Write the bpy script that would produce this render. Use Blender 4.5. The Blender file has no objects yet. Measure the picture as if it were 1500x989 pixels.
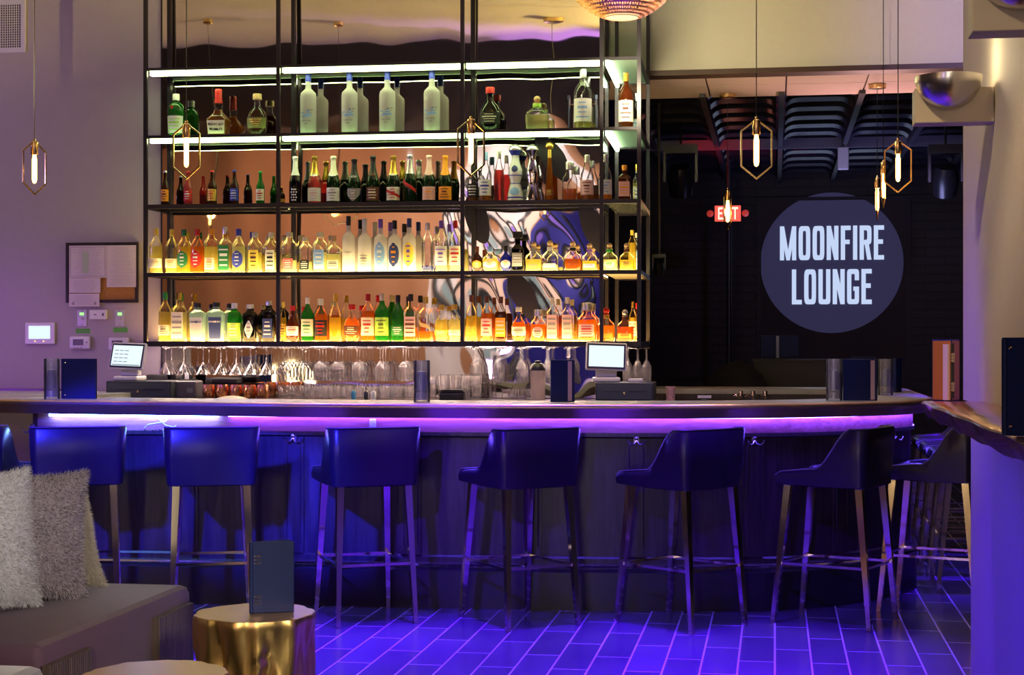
import bpy, math, random
from mathutils import Vector, Matrix
random.seed(7)
PI = math.pi
SC = bpy.context.scene
COL = SC.collection

# ------------------------------------------------------------------ camera
H = 1.40; F = 2400.0; CX, CY = 750.0, 505.0
YAW = math.atan(385.0/2400.0); CS, SN = math.cos(YAW), math.sin(YAW)
cam = bpy.data.cameras.new('camera'); camo = bpy.data.objects.new('camera', cam); COL.objects.link(camo)
cam.sensor_width = 36; cam.lens = 36*F/1500; cam.shift_y = 10.5/1500; cam.clip_end = 100
camo.location = (0, 0, H); camo.rotation_euler = (PI/2, 0, YAW)
SC.camera = camo
SC.view_settings.view_transform = 'Standard'; SC.view_settings.look = 'None'
SC.view_settings.gamma = 1; SC.view_settings.use_curve_mapping = False
SC.view_settings.exposure = 0.12
SC.cycles.max_bounces = 9; SC.cycles.diffuse_bounces = 3; SC.cycles.glossy_bounces = 4
SC.cycles.transmission_bounces = 4; SC.cycles.transparent_max_bounces = 80
SC.cycles.sample_clamp_indirect = 4.0; SC.cycles.blur_glossy = 0.6
SC.cycles.caustics_reflective = False; SC.cycles.caustics_refractive = False
SC.cycles.use_denoising = True

# ------------------------------------------------------------------ world + lights
w = bpy.data.worlds.new('world'); SC.world = w; w.use_nodes = True
w.node_tree.nodes['Background'].inputs[0].default_value = (0.30, 0.22, 0.5, 1)
w.node_tree.nodes['Background'].inputs[1].default_value = 0.03

def area(name, loc, target, size, energy, color, spread=180, size_y=None):
    l = bpy.data.lights.new(name, 'AREA'); l.energy = energy; l.color = color; l.size = size
    if size_y: l.shape = 'RECTANGLE'; l.size_y = size_y
    else: l.shape = 'DISK'
    l.spread = math.radians(spread)
    o = bpy.data.objects.new(name, l); COL.objects.link(o); o.location = loc
    o.rotation_euler = (Vector(target)-Vector(loc)).to_track_quat('-Z', 'Y').to_euler(); return o
def spot(name, loc, target, ang, energy, color, blend=.5, r=.05):
    l = bpy.data.lights.new(name, 'SPOT'); l.energy = energy; l.color = color; l.spot_size = math.radians(ang)
    l.spot_blend = blend; l.shadow_soft_size = r
    o = bpy.data.objects.new(name, l); COL.objects.link(o); o.location = loc
    o.rotation_euler = (Vector(target)-Vector(loc)).to_track_quat('-Z', 'Y').to_euler(); return o
def point(name, loc, energy, color, r=.05):
    l = bpy.data.lights.new(name, 'POINT'); l.energy = energy; l.color = color; l.shadow_soft_size = r
    o = bpy.data.objects.new(name, l); COL.objects.link(o); o.location = loc; return o

VIOLET = (0.075, 0.004, 1.0); BLUE = (0.02, 0.02, 1.0); WARM = (1.0, 0.72, 0.45)
# stage washers on the lounge ceiling; front, top and wall washes are added, unseen
for x_, y_, e_ in ((-3.6, 7.6, 3000), (-2.5, 7.6, 3000), (-1.4, 7.55, 3200), (-0.3, 7.55, 3400), (0.55, 7.9, 2600)):
    spot('floor_wash', (x_, y_, 4.3), (x_, y_-.10, 0), 37, e_, VIOLET, .9, .12)
spot('floor_wash', (0.0, 6.2, 4.3), (0.0, 6.2, 0), 36, 1800, (.16, .004, 1), .9, .12)
spot('aisle_wash', (1.45, 9.9, 3.7), (1.4, 9.9, 0), 34, 1100, VIOLET, .9, .08)
spot('aisle_wash', (1.45, 11.2, 3.2), (1.35, 11.2, 0), 34, 700, VIOLET, .9, .08)
for x_, tx, tz, an, e_, c_ in ((-4.2, -3.62, .62, 11, 3000, BLUE), (-3.4, -2.86, .62, 11, 3300, BLUE), (-2.6, -2.33, .50, 8, 4200, BLUE), (-2.0, -1.6, .42, 10, 1500, VIOLET), (-1.2, -.75, .42, 10, 550, VIOLET), (-.4, .1, .42, 10, 550, VIOLET)):
    spot('front_wash', (x_, 3.2, 2.7), (tx, 8.6, tz), an, e_, c_, .45, .08)
area('leg_glint_light', (-6.9, -4.2, .72), (-6.0, 5.0, .9), .35, 14, (1.0, .85, .42), size_y=.6)
area('leg_glint_light', (-0.6, -4.2, 1.3), (-1.0, 5.0, 1.0), .35, 20, (1.0, .8, .75), size_y=1.6)  # added behind the camera to put streaks on the chrome legs
area('leg_glint_light', (-.45, -1.0, 1.35), (-2.9, 8.3, .5), .22, 9, (1.0, .93, .62), size_y=1.5)  # added area light near the camera for glints on stool legs
area('leg_glint_light', (-3.6, -4.2, 0.9), (-2.6, 5.0, 1.0), .3, 14, (.75, .5, 1.0), size_y=1.2)
spot('pier_warm', (-0.9, 2.2, 3.2), (0.6, 4.0, 2.25), 24, 70, (1.0, .76, .46), .9, .1)
for x_ in (-3.6, -1.8, -0.3): spot('top_wash', (x_, 6.4 if x_ > -1 else 5.2, 3.6), (x_, 9.2, 1.1), 30, 130, (.10, .05, 1.0), .9, .08)
spot('wall_wash', (-1.5, 4.4, 0.9), (0.73, 5.5, 0.28), 44, 260, VIOLET, .8, .05)
spot('lounge_key', (0.3, 2.9, 1.9), (-2.4, 5.6, 0.2), 34, 230, (1.0, 0.86, 0.74), .7, .25)
spot('lounge_key', (-1.2, 0.8, 2.6), (-3.1, 5.8, 0.75), 11, 190, (1.0, 0.92, 0.86), .7, .2)
spot('stump_light', (-0.7, 0.2, 2.0), (-2.05, 5.5, 0.25), 9, 420, (1.0, .84, .55), .6, .30)
spot('stump_light', (-2.4, 1.4, 2.6), (-1.85, 5.4, 0.25), 9, 160, (1.0, .84, .55), .6, .20)
for x_, e_ in ((-4.6, 22), (-3.0, 60), (-1.5, 60), (0.0, 40)):
    spot('bar_top_fill', (x_, 8.7, 3.75), (x_-.05, 9.15, 1.0), 66, e_*1.5, (1.0, 0.72, 0.52), .7, .05)  # added unseen warm spots that brighten the bar nose and top
spot('left_wall_wash', (-7.4, 8.2, 2.6), (-4.6, 10.7, 2.3), 70, 130, (0.50, 0.32, 1.0), .8, .1)
spot('left_wall_low', (-5.6, 8.6, 1.2), (-5.0, 10.6, 1.1), 70, 34, (0.42, 0.08, 1.0), .8, .1)
spot('ceiling_olive', (0.5, 8.3, 3.3), (-2.1, 8.75, 3.9), 40, 1000, (1.0, .80, .22), .8, .02)
spot('ceiling_violet', (0.5, 7.3, 3.1), (-2.4, 7.75, 3.9), 34, 1300, (0.5, .22, 1.0), .8, .02)
spot('ceiling_olive', (-7.4, 8.2, 3.3), (-4.6, 8.8, 3.85), 50, 380, (1.0, .74, .3), .8, .02)
area('back_lounge_glow', (-6.0, -2.0, 4.2), (-6.0, -4.5, 1.8), 3.0, 105, (1.0, 0.60, 0.36), size_y=1.0)
area('back_lounge_glow', (-3.4, -2.8, 3.8), (-3.4, -4.5, 1.8), 1.2, 100, (1.0, 0.9, 0.85))
spot('header_wash', (-0.9, 9.6, 2.95), (-0.2, 11.3, 3.6), 110, 85, (0.95, 0.84, 0.48), .8, .1)
spot('header_violet', (1.6, 8.6, 3.4), (2.1, 11.3, 3.6), 80, 150, (0.55, 0.42, 1.0), .8, .1)
spot('soffit_glow', (0.8, 12.9, 2.2), (0.8, 11.8, 3.3), 100, 75, (1.0, .52, .48), .8, .05)
area('stage_fill', (0.6, 14.4, 1.4), (0.8, 15.6, 3.3), 1.2, 20, (0.42, 0.42, 1.0), spread=100)
spot('stage_red', (-0.9, 14.8, 2.4), (-0.47, 15.8, 3.3), 44, 160, (1.0, 0.01, 0.01), .5, .05)
spot('pier_warm', (-1.0, 3.2, 4.2), (0.71, 5.6, 2.35), 36, 260, (1.0, .76, .42), .9, .1)
spot('ledge_glow', (0.1, 4.2, 3.2), (0.58, 5.3, 1.2), 34, 85, (1.0, .7, .4), .8, .05)

# ------------------------------------------------------------------ view-ray helpers (pixels measured on the 1500x989 frame)
def ray(px, py=CY):
    a = (px-CX)/F
    return Vector((a*CS-SN, a*SN+CS, (CY-py)/F))
def atd(px, Z, py=CY):            # point at camera depth Z
    return Vector((0, 0, H)) + ray(px, py)*Z
def onz(px, py, z=0.0):           # point at height z
    r = ray(px, py); return Vector((0, 0, H)) + r*((z-H)/r.z)
def ony(px, py, Y):
    r = ray(px, py); return Vector((0, 0, H)) + r*(Y/r.y)
WA = math.radians(1.2)            # the back wall runs a touch askew to the floor tiles
WU = Vector((math.cos(WA), math.sin(WA), 0)); WN = Vector((math.sin(WA), -math.cos(WA), 0))
WP = Vector((atd(545, 10.62).x, atd(545, 10.62).y, 0))
def onw(px, py, d=0.0):           # point on a plane parallel to the back wall, d in front of it
    r = ray(px, py); o = Vector((0, 0, H)); P = WP + WN*d
    t = (P-o).dot(WN)/r.dot(WN); return o + r*t
def wdepth(px, d=0.0):
    p = onw(px, CY, d); return -p.x*SN + p.y*CS
def wpt(u, d, z): return WP + WU*u + WN*d + Vector((0, 0, z))
def wu(px, d=0.0): return (onw(px, CY, d)-WP).dot(WU)

# ------------------------------------------------------------------ materials
MATS = {}
def nt(m): return m.node_tree.nodes, m.node_tree.links
def mat(name, col=(.5, .5, .5), rough=.5, metal=0., emit=None, es=0., noise=0., nscale=20., bump=0., bscale=80., trans=0, coat=0., sheen=0., spec=.5):
    if name in MATS: return MATS[name]
    m = bpy.data.materials.new(name); m.use_nodes = True; N, L = nt(m)
    b = N['Principled BSDF']
    b.inputs['Base Color'].default_value = (*col, 1); b.inputs['Roughness'].default_value = rough
    b.inputs['Metallic'].default_value = metal; b.inputs['Coat Weight'].default_value = coat
    b.inputs['Sheen Weight'].default_value = sheen; b.inputs['Specular IOR Level'].default_value = spec
    if trans: b.inputs['Transmission Weight'].default_value = trans
    if emit: b.inputs['Emission Color'].default_value = (*emit, 1); b.inputs['Emission Strength'].default_value = es
    tc = N.new('ShaderNodeTexCoord')
    nz = N.new('ShaderNodeTexNoise'); nz.inputs['Scale'].default_value = nscale; nz.inputs['Detail'].default_value = 4
    L.new(tc.outputs['Object'], nz.inputs['Vector'])
    k = noise if noise else .04
    rmp = N.new('ShaderNodeMapRange'); rmp.inputs[3].default_value = 1-k; rmp.inputs[4].default_value = 1+k
    L.new(nz.outputs['Fac'], rmp.inputs[0])
    mx = N.new('ShaderNodeVectorMath'); mx.operation = 'SCALE'; mx.inputs[0].default_value = col
    L.new(rmp.outputs[0], mx.inputs['Scale']); L.new(mx.outputs[0], b.inputs['Base Color'])
    if bump:
        n2 = N.new('ShaderNodeTexNoise'); n2.inputs['Scale'].default_value = bscale; L.new(tc.outputs['Object'], n2.inputs['Vector'])
        bp = N.new('ShaderNodeBump'); bp.inputs['Strength'].default_value = bump; bp.inputs['Distance'].default_value = .01
        L.new(n2.outputs['Fac'], bp.inputs['Height']); L.new(bp.outputs[0], b.inputs['Normal'])
    MATS[name] = m; return m
def glass(name, tint=(.96, .97, .97), body=0.0, bodycol=None, gloss=.9, rough=.05, blend=.3):
    """thin clear or tinted glass: fresnel gloss over a tinted see-through body; body = share that scatters light"""
    if name in MATS: return MATS[name]
    m = bpy.data.materials.new(name); m.use_nodes = True; N, L = nt(m)
    for n in list(N): N.remove(n)
    out = N.new('ShaderNodeOutputMaterial')
    tr = N.new('ShaderNodeBsdfTransparent'); tr.inputs[0].default_value = (*tint, 1)
    cur = tr.outputs[0]
    if body > 0:
        bc = bodycol or tint
        tl = N.new('ShaderNodeBsdfTranslucent'); tl.inputs[0].default_value = (*bc, 1)
        df = N.new('ShaderNodeBsdfDiffuse'); df.inputs[0].default_value = (*bc, 1)
        mm = N.new('ShaderNodeMixShader'); mm.inputs[0].default_value = .4
        L.new(tl.outputs[0], mm.inputs[1]); L.new(df.outputs[0], mm.inputs[2])
        m2 = N.new('ShaderNodeMixShader'); m2.inputs[0].default_value = body
        L.new(cur, m2.inputs[1]); L.new(mm.outputs[0], m2.inputs[2]); cur = m2.outputs[0]
    gl = N.new('ShaderNodeBsdfGlossy'); gl.inputs['Roughness'].default_value = rough; gl.inputs[0].default_value = (1, 1, 1, 1)
    lw = N.new('ShaderNodeLayerWeight'); lw.inputs[0].default_value = blend
    mu = N.new('ShaderNodeMath'); mu.operation = 'MULTIPLY'; mu.inputs[1].default_value = gloss
    L.new(lw.outputs['Fresnel'], mu.inputs[0])
    m3 = N.new('ShaderNodeMixShader'); L.new(mu.outputs[0], m3.inputs[0]); L.new(cur, m3.inputs[1]); L.new(gl.outputs[0], m3.inputs[2])
    L.new(m3.outputs[0], out.inputs[0]); MATS[name] = m; return m
def emis(name, col, s):
    if name in MATS: return MATS[name]
    m = bpy.data.materials.new(name); m.use_nodes = True; N, L = nt(m)
    for n in list(N): N.remove(n)
    out = N.new('ShaderNodeOutputMaterial'); e = N.new('ShaderNodeEmission')
    e.inputs[0].default_value = (*col, 1); e.inputs[1].default_value = s; L.new(e.outputs[0], out.inputs[0])
    MATS[name] = m; return m
def wood(name, c1, c2, rough=.35, axis='Z', scale=1.0, coat=.0):
    if name in MATS: return MATS[name]
    m = bpy.data.materials.new(name); m.use_nodes = True; N, L = nt(m); b = N['Principled BSDF']
    tc = N.new('ShaderNodeTexCoord'); mp = N.new('ShaderNodeMapping')
    s = {'Z': (14, 14, 1.2), 'Y': (14, 1.2, 14), 'X': (1.2, 14, 14)}[axis]
    mp.inputs['Scale'].default_value = tuple(v*scale for v in s)
    nz = N.new('ShaderNodeTexNoise'); nz.inputs['Scale'].default_value = 3; nz.inputs['Detail'].default_value = 8; nz.inputs['Distortion'].default_value = .6
    cr = N.new('ShaderNodeValToRGB'); cr.color_ramp.elements[0].position = .3; cr.color_ramp.elements[1].position = .7
    cr.color_ramp.elements[0].color = (*c1, 1); cr.color_ramp.elements[1].color = (*c2, 1)
    L.new(tc.outputs['Object'], mp.inputs[0]); L.new(mp.outputs[0], nz.inputs['Vector']); L.new(nz.outputs['Fac'], cr.inputs[0])
    L.new(cr.outputs[0], b.inputs['Base Color']); b.inputs['Roughness'].default_value = rough; b.inputs['Coat Weight'].default_value = coat
    bp = N.new('ShaderNodeBump'); bp.inputs['Strength'].default_value = .12; bp.inputs['Distance'].default_value = .003
    L.new(nz.outputs['Fac'], bp.inputs['Height']); L.new(bp.outputs[0], b.inputs['Normal'])
    MATS[name] = m; return m

STEEL = mat('black_steel', (.028, .024, .034), .38, .6)
DARKWOOD = wood('espresso_wood', (.035, .022, .026), (.075, .05, .055), .30, 'Z')
RAILWOOD = wood('apron_wood', (.22, .06, .07), (.42, .14, .16), .34, 'X')
LEATHER = mat('black_leather', (.022, .016, .03), .27, bump=.05, bscale=220)
PIPING = mat('leather_piping', (.10, .08, .11), .35)
CHROME = mat('warm_chrome', (.80, .68, .58), .10, 1.0)
BRASS = mat('brass', (.78, .55, .25), .22, 1.0)
BRONZE = mat('bronze_nose', (.70, .48, .32), .34, .9)
MARBLE = mat('pale_stone', (.52, .50, .50), .25, noise=.18, nscale=6)
GLASS = glass('clear_glass', (.95, .96, .97), gloss=.85, rough=.03)
STEMGLASS = glass('stemware_glass', (.985, .985, .985), body=.10, bodycol=(1.0, .9, .9), gloss=.9, rough=.05, blend=.25)
ACRYL = glass('clear_acrylic', (.93, .94, .98), body=.22, bodycol=(.85, .85, .97), gloss=1.)
BLACKP = mat('black_plastic', (.018, .019, .022), .35)
GREYP = mat('charcoal_metal', (.045, .055, .07), .42, .2)
WHITEP = mat('white_plastic', (.75, .72, .72), .35)
NAVY = mat('navy_menu_cover', (.006, .017, .10), .45, bump=.1, bscale=300, spec=.3)

# ------------------------------------------------------------------ mesh helpers
class MB:
    def __init__(s): s.v = []; s.f = []
    def add(s, vs, fs):
        o = len(s.v); s.v += [tuple(v) for v in vs]; s.f += [tuple(i+o for i in f) for f in fs]; return s
    def box(s, x0, x1, y0, y1, z0, z1, M=None):
        vs = [Vector((x, y, z)) for z in (z0, z1) for y in (y0, y1) for x in (x0, x1)]
        if M: vs = [M @ v for v in vs]
        return s.add(vs, [(0, 2, 3, 1), (4, 5, 7, 6), (0, 1, 5, 4), (2, 6, 7, 3), (0, 4, 6, 2), (1, 3, 7, 5)])
    def rbox(s, x0, x1, y0, y1, z0, z1, r=.01, M=None):      # box with chamfered edges (3-ring loft)
        cx, cy = (x0+x1)/2, (y0+y1)/2; rings = []
        for z, ins in ((z0, r), (z0+r*.3, r*.3), (z0+r, 0), (z1-r, 0), (z1-r*.3, r*.3), (z1, r)):
            pts = []
            for (sx, sy, a0) in ((1, 1, 0), (-1, 1, 90), (-1, -1, 180), (1, -1, 270)):
                for k in range(4):
                    a = math.radians(a0+30*k)
                    px = (x1-cx-r)*sx + cx + (r-ins)*math.cos(a); py = (y1-cy-r)*sy + cy + (r-ins)*math.sin(a)
                    pts.append((px, py, z))
            rings.append(pts)
        return s.loft(rings, True, True, M)
    def loft(s, rings, cap0=True, cap1=True, M=None):
        n = len(rings[0]); vs = [Vector(p) for r in rings for p in r]
        if M: vs = [M @ v for v in vs]
        fs = []
        for i in range(len(rings)-1):
            for j in range(n):
                a, b = i*n+j, i*n+(j+1) % n; fs.append((a, b, b+n, a+n))
        if cap0: fs.append(tuple(range(n-1, -1, -1)))
        if cap1: fs.append(tuple((len(rings)-1)*n+j for j in range(n)))
        return s.add(vs, fs)
    def lathe(s, prof, n=18, cap0=True, cap1=True, sq=0., dy=1., M=None):
        """prof [(r, z)]; sq>0 makes the section a superellipse, dy flattens it in y"""
        rings = []
        for r, z in prof:
            ring = []
            for k in range(n):
                a = 2*PI*(k+.5)/n; c, q = math.cos(a), math.sin(a)
                if sq:
                    e = 2.0/(2+sq*4); c = math.copysign(abs(c)**e, c); q = math.copysign(abs(q)**e, q)
                ring.append((r*c, r*q*dy, z))
            rings.append(ring)
        return s.loft(rings, cap0, cap1, M)
    def tube(s, pts, r, n=8, closed=False):
        pts = [Vector(p) for p in pts]; rings = []; m = len(pts); ref = None
        for i, p in enumerate(pts):
            if closed: t = (pts[(i+1) % m]-pts[i-1])
            else: t = pts[min(i+1, m-1)]-pts[max(i-1, 0)]
            t.normalize()
            if ref is None: ref = Vector((0, 0, 1)) if abs(t.z) < .9 else Vector((1, 0, 0))
            a = t.cross(ref).normalized(); b = a.cross(t).normalized(); ref = b
            rr = r[i] if isinstance(r, (list, tuple)) else r
            rings.append([p + a*rr*math.cos(2*PI*k/n) + b*rr*math.sin(2*PI*k/n) for k in range(n)])
        if closed: rings.append(rings[0]); return s.loft(rings, False, False)
        return s.loft(rings)
    def beam(s, p, q, w0, w1=None, d0=None):                 # square bar tapering from p to q
        p, q = Vector(p), Vector(q); w1 = w1 or w0; t = (q-p).normalized()
        ref = Vector((0, 1, 0)) if abs(t.y) < .9 else Vector((1, 0, 0))
        a = ref.cross(t).normalized(); b = t.cross(a)
        return s.loft([[p+(a*x+b*y)*w0/2 for x, y in ((-1, -1), (1, -1), (1, 1), (-1, 1))],
                       [q+(a*x+b*y)*w1/2 for x, y in ((-1, -1), (1, -1), (1, 1), (-1, 1))]])
    def prism(s, pts, z0, z1, M=None):
        n = len(pts)
        return s.loft([[(x, y, z0) for x, y in pts], [(x, y, z1) for x, y in pts]], True, True, M)
    def build(s, name, m, parent=None, smooth=False, loc=None, rot=None, flip=False):
        me = bpy.data.meshes.new(name); me.from_pydata(s.v, [], s.f)
        import bmesh
        bm = bmesh.new(); bm.from_mesh(me); bmesh.ops.recalc_face_normals(bm, faces=bm.faces)
        if smooth:
            for e in bm.edges:
                if len(e.link_faces) == 2 and e.calc_face_angle(0) > .75: e.smooth = False
            for f in bm.faces: f.smooth = True
        bm.to_mesh(me); bm.free()
        me.materials.append(m); o = bpy.data.objects.new(name, me); COL.objects.link(o)
        if parent: o.parent = parent
        if loc is not None: o.location = loc
        if rot is not None: o.rotation_euler = rot
        return o
def thing(name, label, cat, loc=(0, 0, 0), rz=0., group=None):
    o = bpy.data.objects.new(name, None); COL.objects.link(o); o.empty_display_size = .05
    o.location = loc; o.rotation_euler = (0, 0, rz); tag(o, label, cat, group); return o
def tag(o, label, cat, group=None):
    o['label'] = label; o['category'] = cat
    if group: o['group'] = group
    return o
def struct(o): o['kind'] = 'structure'; return o
def dup(root, loc, rz, label=None):
    r = root.copy(); COL.objects.link(r); r.location = loc; r.rotation_euler = (0, 0, rz)
    if label: r['label'] = label
    for ch in list(root.children):
        c = ch.copy(); COL.objects.link(c); c.parent = r
        for g in ch.children:
            d = g.copy(); COL.objects.link(d); d.parent = c
    return r
def text_mesh(body, size, sx=1., ext=.001, off=0., align='CENTER', spacing=1., lead=1.):
    cu = bpy.data.curves.new('txt', 'FONT'); cu.body = body; cu.size = size; cu.extrude = ext; cu.offset = off
    cu.align_x = align; cu.align_y = 'CENTER'; cu.space_character = spacing; cu.space_line = lead; cu.resolution_u = 4
    to = bpy.data.objects.new('txt', cu); COL.objects.link(to)
    dg = bpy.context.evaluated_depsgraph_get(); me = bpy.data.meshes.new_from_object(to.evaluated_get(dg))
    bpy.data.objects.remove(to); bpy.data.curves.remove(cu)
    for v in me.vertices: v.co.x *= sx
    return me
def link_mesh(name, me, m, parent=None, loc=(0, 0, 0), rot=(0, 0, 0)):
    me.materials.clear(); me.materials.append(m)
    o = bpy.data.objects.new(name, me); COL.objects.link(o); o.parent = parent; o.location = loc; o.rotation_euler = rot; return o
ORD = ['zeroth', 'first', 'second', 'third', 'fourth', 'fifth', 'sixth', 'seventh', 'eighth', 'ninth', 'tenth', 'eleventh', 'twelfth',
       'thirteenth', 'fourteenth', 'fifteenth', 'sixteenth', 'seventeenth', 'eighteenth', 'nineteenth', 'twentieth']

# ------------------------------------------------------------------ setting
def floor_mat():
    m = bpy.data.materials.new('floor_tiles'); m.use_nodes = True; N, L = nt(m); b = N['Principled BSDF']
    tc = N.new('ShaderNodeTexCoord'); mp = N.new('ShaderNodeMapping'); mp.inputs['Rotation'].default_value = (0, 0, PI/2)
    br = N.new('ShaderNodeTexBrick'); br.inputs['Scale'].default_value = 1; br.offset = .5
    br.inputs['Brick Width'].default_value = .61; br.inputs['Row Height'].default_value = .159
    br.inputs['Mortar Size'].default_value = .0045; br.inputs['Mortar Smooth'].default_value = .1
    br.inputs['Color1'].default_value = (.085, .075, .12, 1); br.inputs['Color2'].default_value = (.13, .115, .17, 1)
    br.inputs['Mortar'].default_value = (.50, .40, .55, 1)
    L.new(tc.outputs['Object'], mp.inputs[0]); L.new(mp.outputs[0], br.inputs['Vector'])
    nz = N.new('ShaderNodeTexNoise'); nz.inputs['Scale'].default_value = 3; nz.inputs['Detail'].default_value = 5
    L.new(tc.outputs['Object'], nz.inputs['Vector'])
    mx = N.new('ShaderNodeMix'); mx.data_type = 'RGBA'; mx.blend_type = 'MULTIPLY'; mx.inputs[0].default_value = .5
    cr = N.new('ShaderNodeValToRGB'); cr.color_ramp.elements[0].color = (.55, .55, .55, 1); cr.color_ramp.elements[1].color = (1.3, 1.3, 1.3, 1)
    L.new(nz.outputs['Fac'], cr.inputs[0]); L.new(br.outputs['Color'], mx.inputs[6]); L.new(cr.outputs[0], mx.inputs[7])
    L.new(mx.outputs[2], b.inputs['Base Color'])
    mr = N.new('ShaderNodeMapRange'); mr.inputs[3].default_value = .22; mr.inputs[4].default_value = .6
    L.new(br.outputs['Fac'], mr.inputs[0]); L.new(mr.outputs[0], b.inputs['Roughness'])
    bp = N.new('ShaderNodeBump'); bp.inputs['Strength'].default_value = .3; bp.inputs['Distance'].default_value = .002; bp.invert = True
    L.new(br.outputs['Fac'], bp.inputs['Height']); L.new(bp.outputs[0], b.inputs['Normal'])
    return m
struct(MB().box(-11, 6, -5, 21, -.1, 0).build('floor', floor_mat()))
WALLP = mat('painted_wall', (.40, .35, .36), .75, bump=.05, bscale=90)
TANW = mat('tan_wall', (.46, .25, .14), .8)
PIER = mat('pier_paint', (.55, .49, .40), .75)
# back wall with the bottle shelves: runs left out of frame, ends at the shelf's end bay
U_END = wu(883, 0.0)
MW = Matrix.Translation(WP) @ Matrix.Rotation(WA, 4, 'Z')       # local x along the wall, local -y into the room
struct(MB().box(-6.5, U_END-.012, .012, .6, 0, 3.85, MW).build('wall_back', WALLP))
# main ceiling: cream over the bar, dark and higher over the lounge
CREAM = mat('ceiling_cream', (.62, .56, .50), .8)
struct(MB().box(-11, 6, 7.7, 11.3, 3.85, 3.95).build('ceiling', CREAM))
struct(MB().box(-11, 6, -5, 7.7, 4.6, 4.7).build('ceiling_lounge', mat('dark_ceiling', (.03, .025, .022), .9)))
struct(MB().box(-11, 6, 7.66, 7.7, 3.85, 4.7).build('trim_1', mat('dark_ceiling')))
struct(MB().box(-11, 6, -4.7, -4.5, 0, 4.7).build('wall_front', TANW))
struct(MB().box(-11, -10.8, -5, 21, 0, 4.7).build('wall_left', WALLP))
# header over the opening to the stage room
HY = 11.2
hx0, hx1 = U_END+WP.x-.4, 4.5
HB = H + (505-104.5)/F*atd(960, 1).y**-1*HY
struct(MB().box(hx0, hx1, HY, HY+.12, HB, 3.95).build('wall_header', mat('header_paint', (.60, .55, .46), .75)))
struct(MB().box(hx0, hx1, HY-.03, HY+.14, HB-.035, HB).build('trim_2', mat('dark_trim', (.05, .02, .012), .5)))
# right foreground wall (pier over a half wall)
XR = .71
struct(MB().box(XR, XR+1.6, -1.0, 6.45, 1.19, 4.65).build('wall_right', PIER))
struct(MB().box(XR+.025, XR+1.6, -1.0, 6.42, 0, 1.19).build('wall_half', mat('half_wall_paint', (.26, .22, .32), .6)))
struct(MB().box(XR+.012, XR+.03, -1.0, 6.43, 0, .1).build('baseboard_right', mat('base_paint', (.2, .18, .2), .5)))
# stage room
BK = mat('stage_black', (.022, .018, .028), .85)
FY = 19.0
def ridged():
    m = bpy.data.materials.new('ridged_black_brick'); m.use_nodes = True; N, L = nt(m); b = N['Principled BSDF']
    tc = N.new('ShaderNodeTexCoord'); mp = N.new('ShaderNodeMapping'); mp.inputs['Rotation'].default_value = (PI/2, 0, 0)
    br = N.new('ShaderNodeTexBrick'); br.inputs['Scale'].default_value = 1; br.inputs['Brick Width'].default_value = .42
    br.inputs['Row Height'].default_value = .1; br.inputs['Mortar Size'].default_value = .007
    br.inputs['Color1'].default_value = (.020, .013, .020, 1); br.inputs['Color2'].default_value = (.026, .018, .026, 1); br.inputs['Mortar'].default_value = (.012, .01, .014, 1)
    L.new(tc.outputs['Object'], mp.inputs[0]); L.new(mp.outputs[0], br.inputs['Vector']); L.new(br.outputs['Color'], b.inputs['Base Color'])
    bp = N.new('ShaderNodeBump'); bp.inputs['Strength'].default_value = .8; bp.inputs['Distance'].default_value = .02; bp.invert = True
    L.new(br.outputs['Fac'], bp.inputs['Height']); L.new(bp.outputs[0], b.inputs['Normal']); b.inputs['Roughness'].default_value = .6
    return m
struct(MB().box(-11, 6, FY, FY+.1, 0, 3.95).build('wall_stage', ridged()))
struct(MB().box(5.9, 6, 6.4, FY, 0, 3.95).build('wall_stage_right', BK))
struct(MB().box(-11, 6, HY+.12, FY, 3.72, 3.8).build('ceiling_stage', BK))
YC = ony(1013, 146, 1).y
yc_end = HY*1.0*(505-104.5)/(505-145.)            # pale tiled soffit reaching into the stage room
so = mat('pink_tile_ceiling', (.62, .50, .48), .7)
sb = MB(); nx = 9; x0 = -1.6; wx = .56
for i in range(nx):
    for j in range(2):
        yy0 = HY+.14+j*(yc_end-HY-.14)/2; yy1 = HY+.14+(j+1)*(yc_end-HY-.14)/2
        sb.box(x0+i*wx+.006, x0+(i+1)*wx-.006, yy0+.006, yy1-.006, HB, HB+.02)
struct(sb.build('ceiling_soffit', so))
struct(MB().box(x0, x0+nx*wx, HY+.13, yc_end, HB+.012, HB+.06).build('trim_3', mat('dark_trim')))

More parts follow.
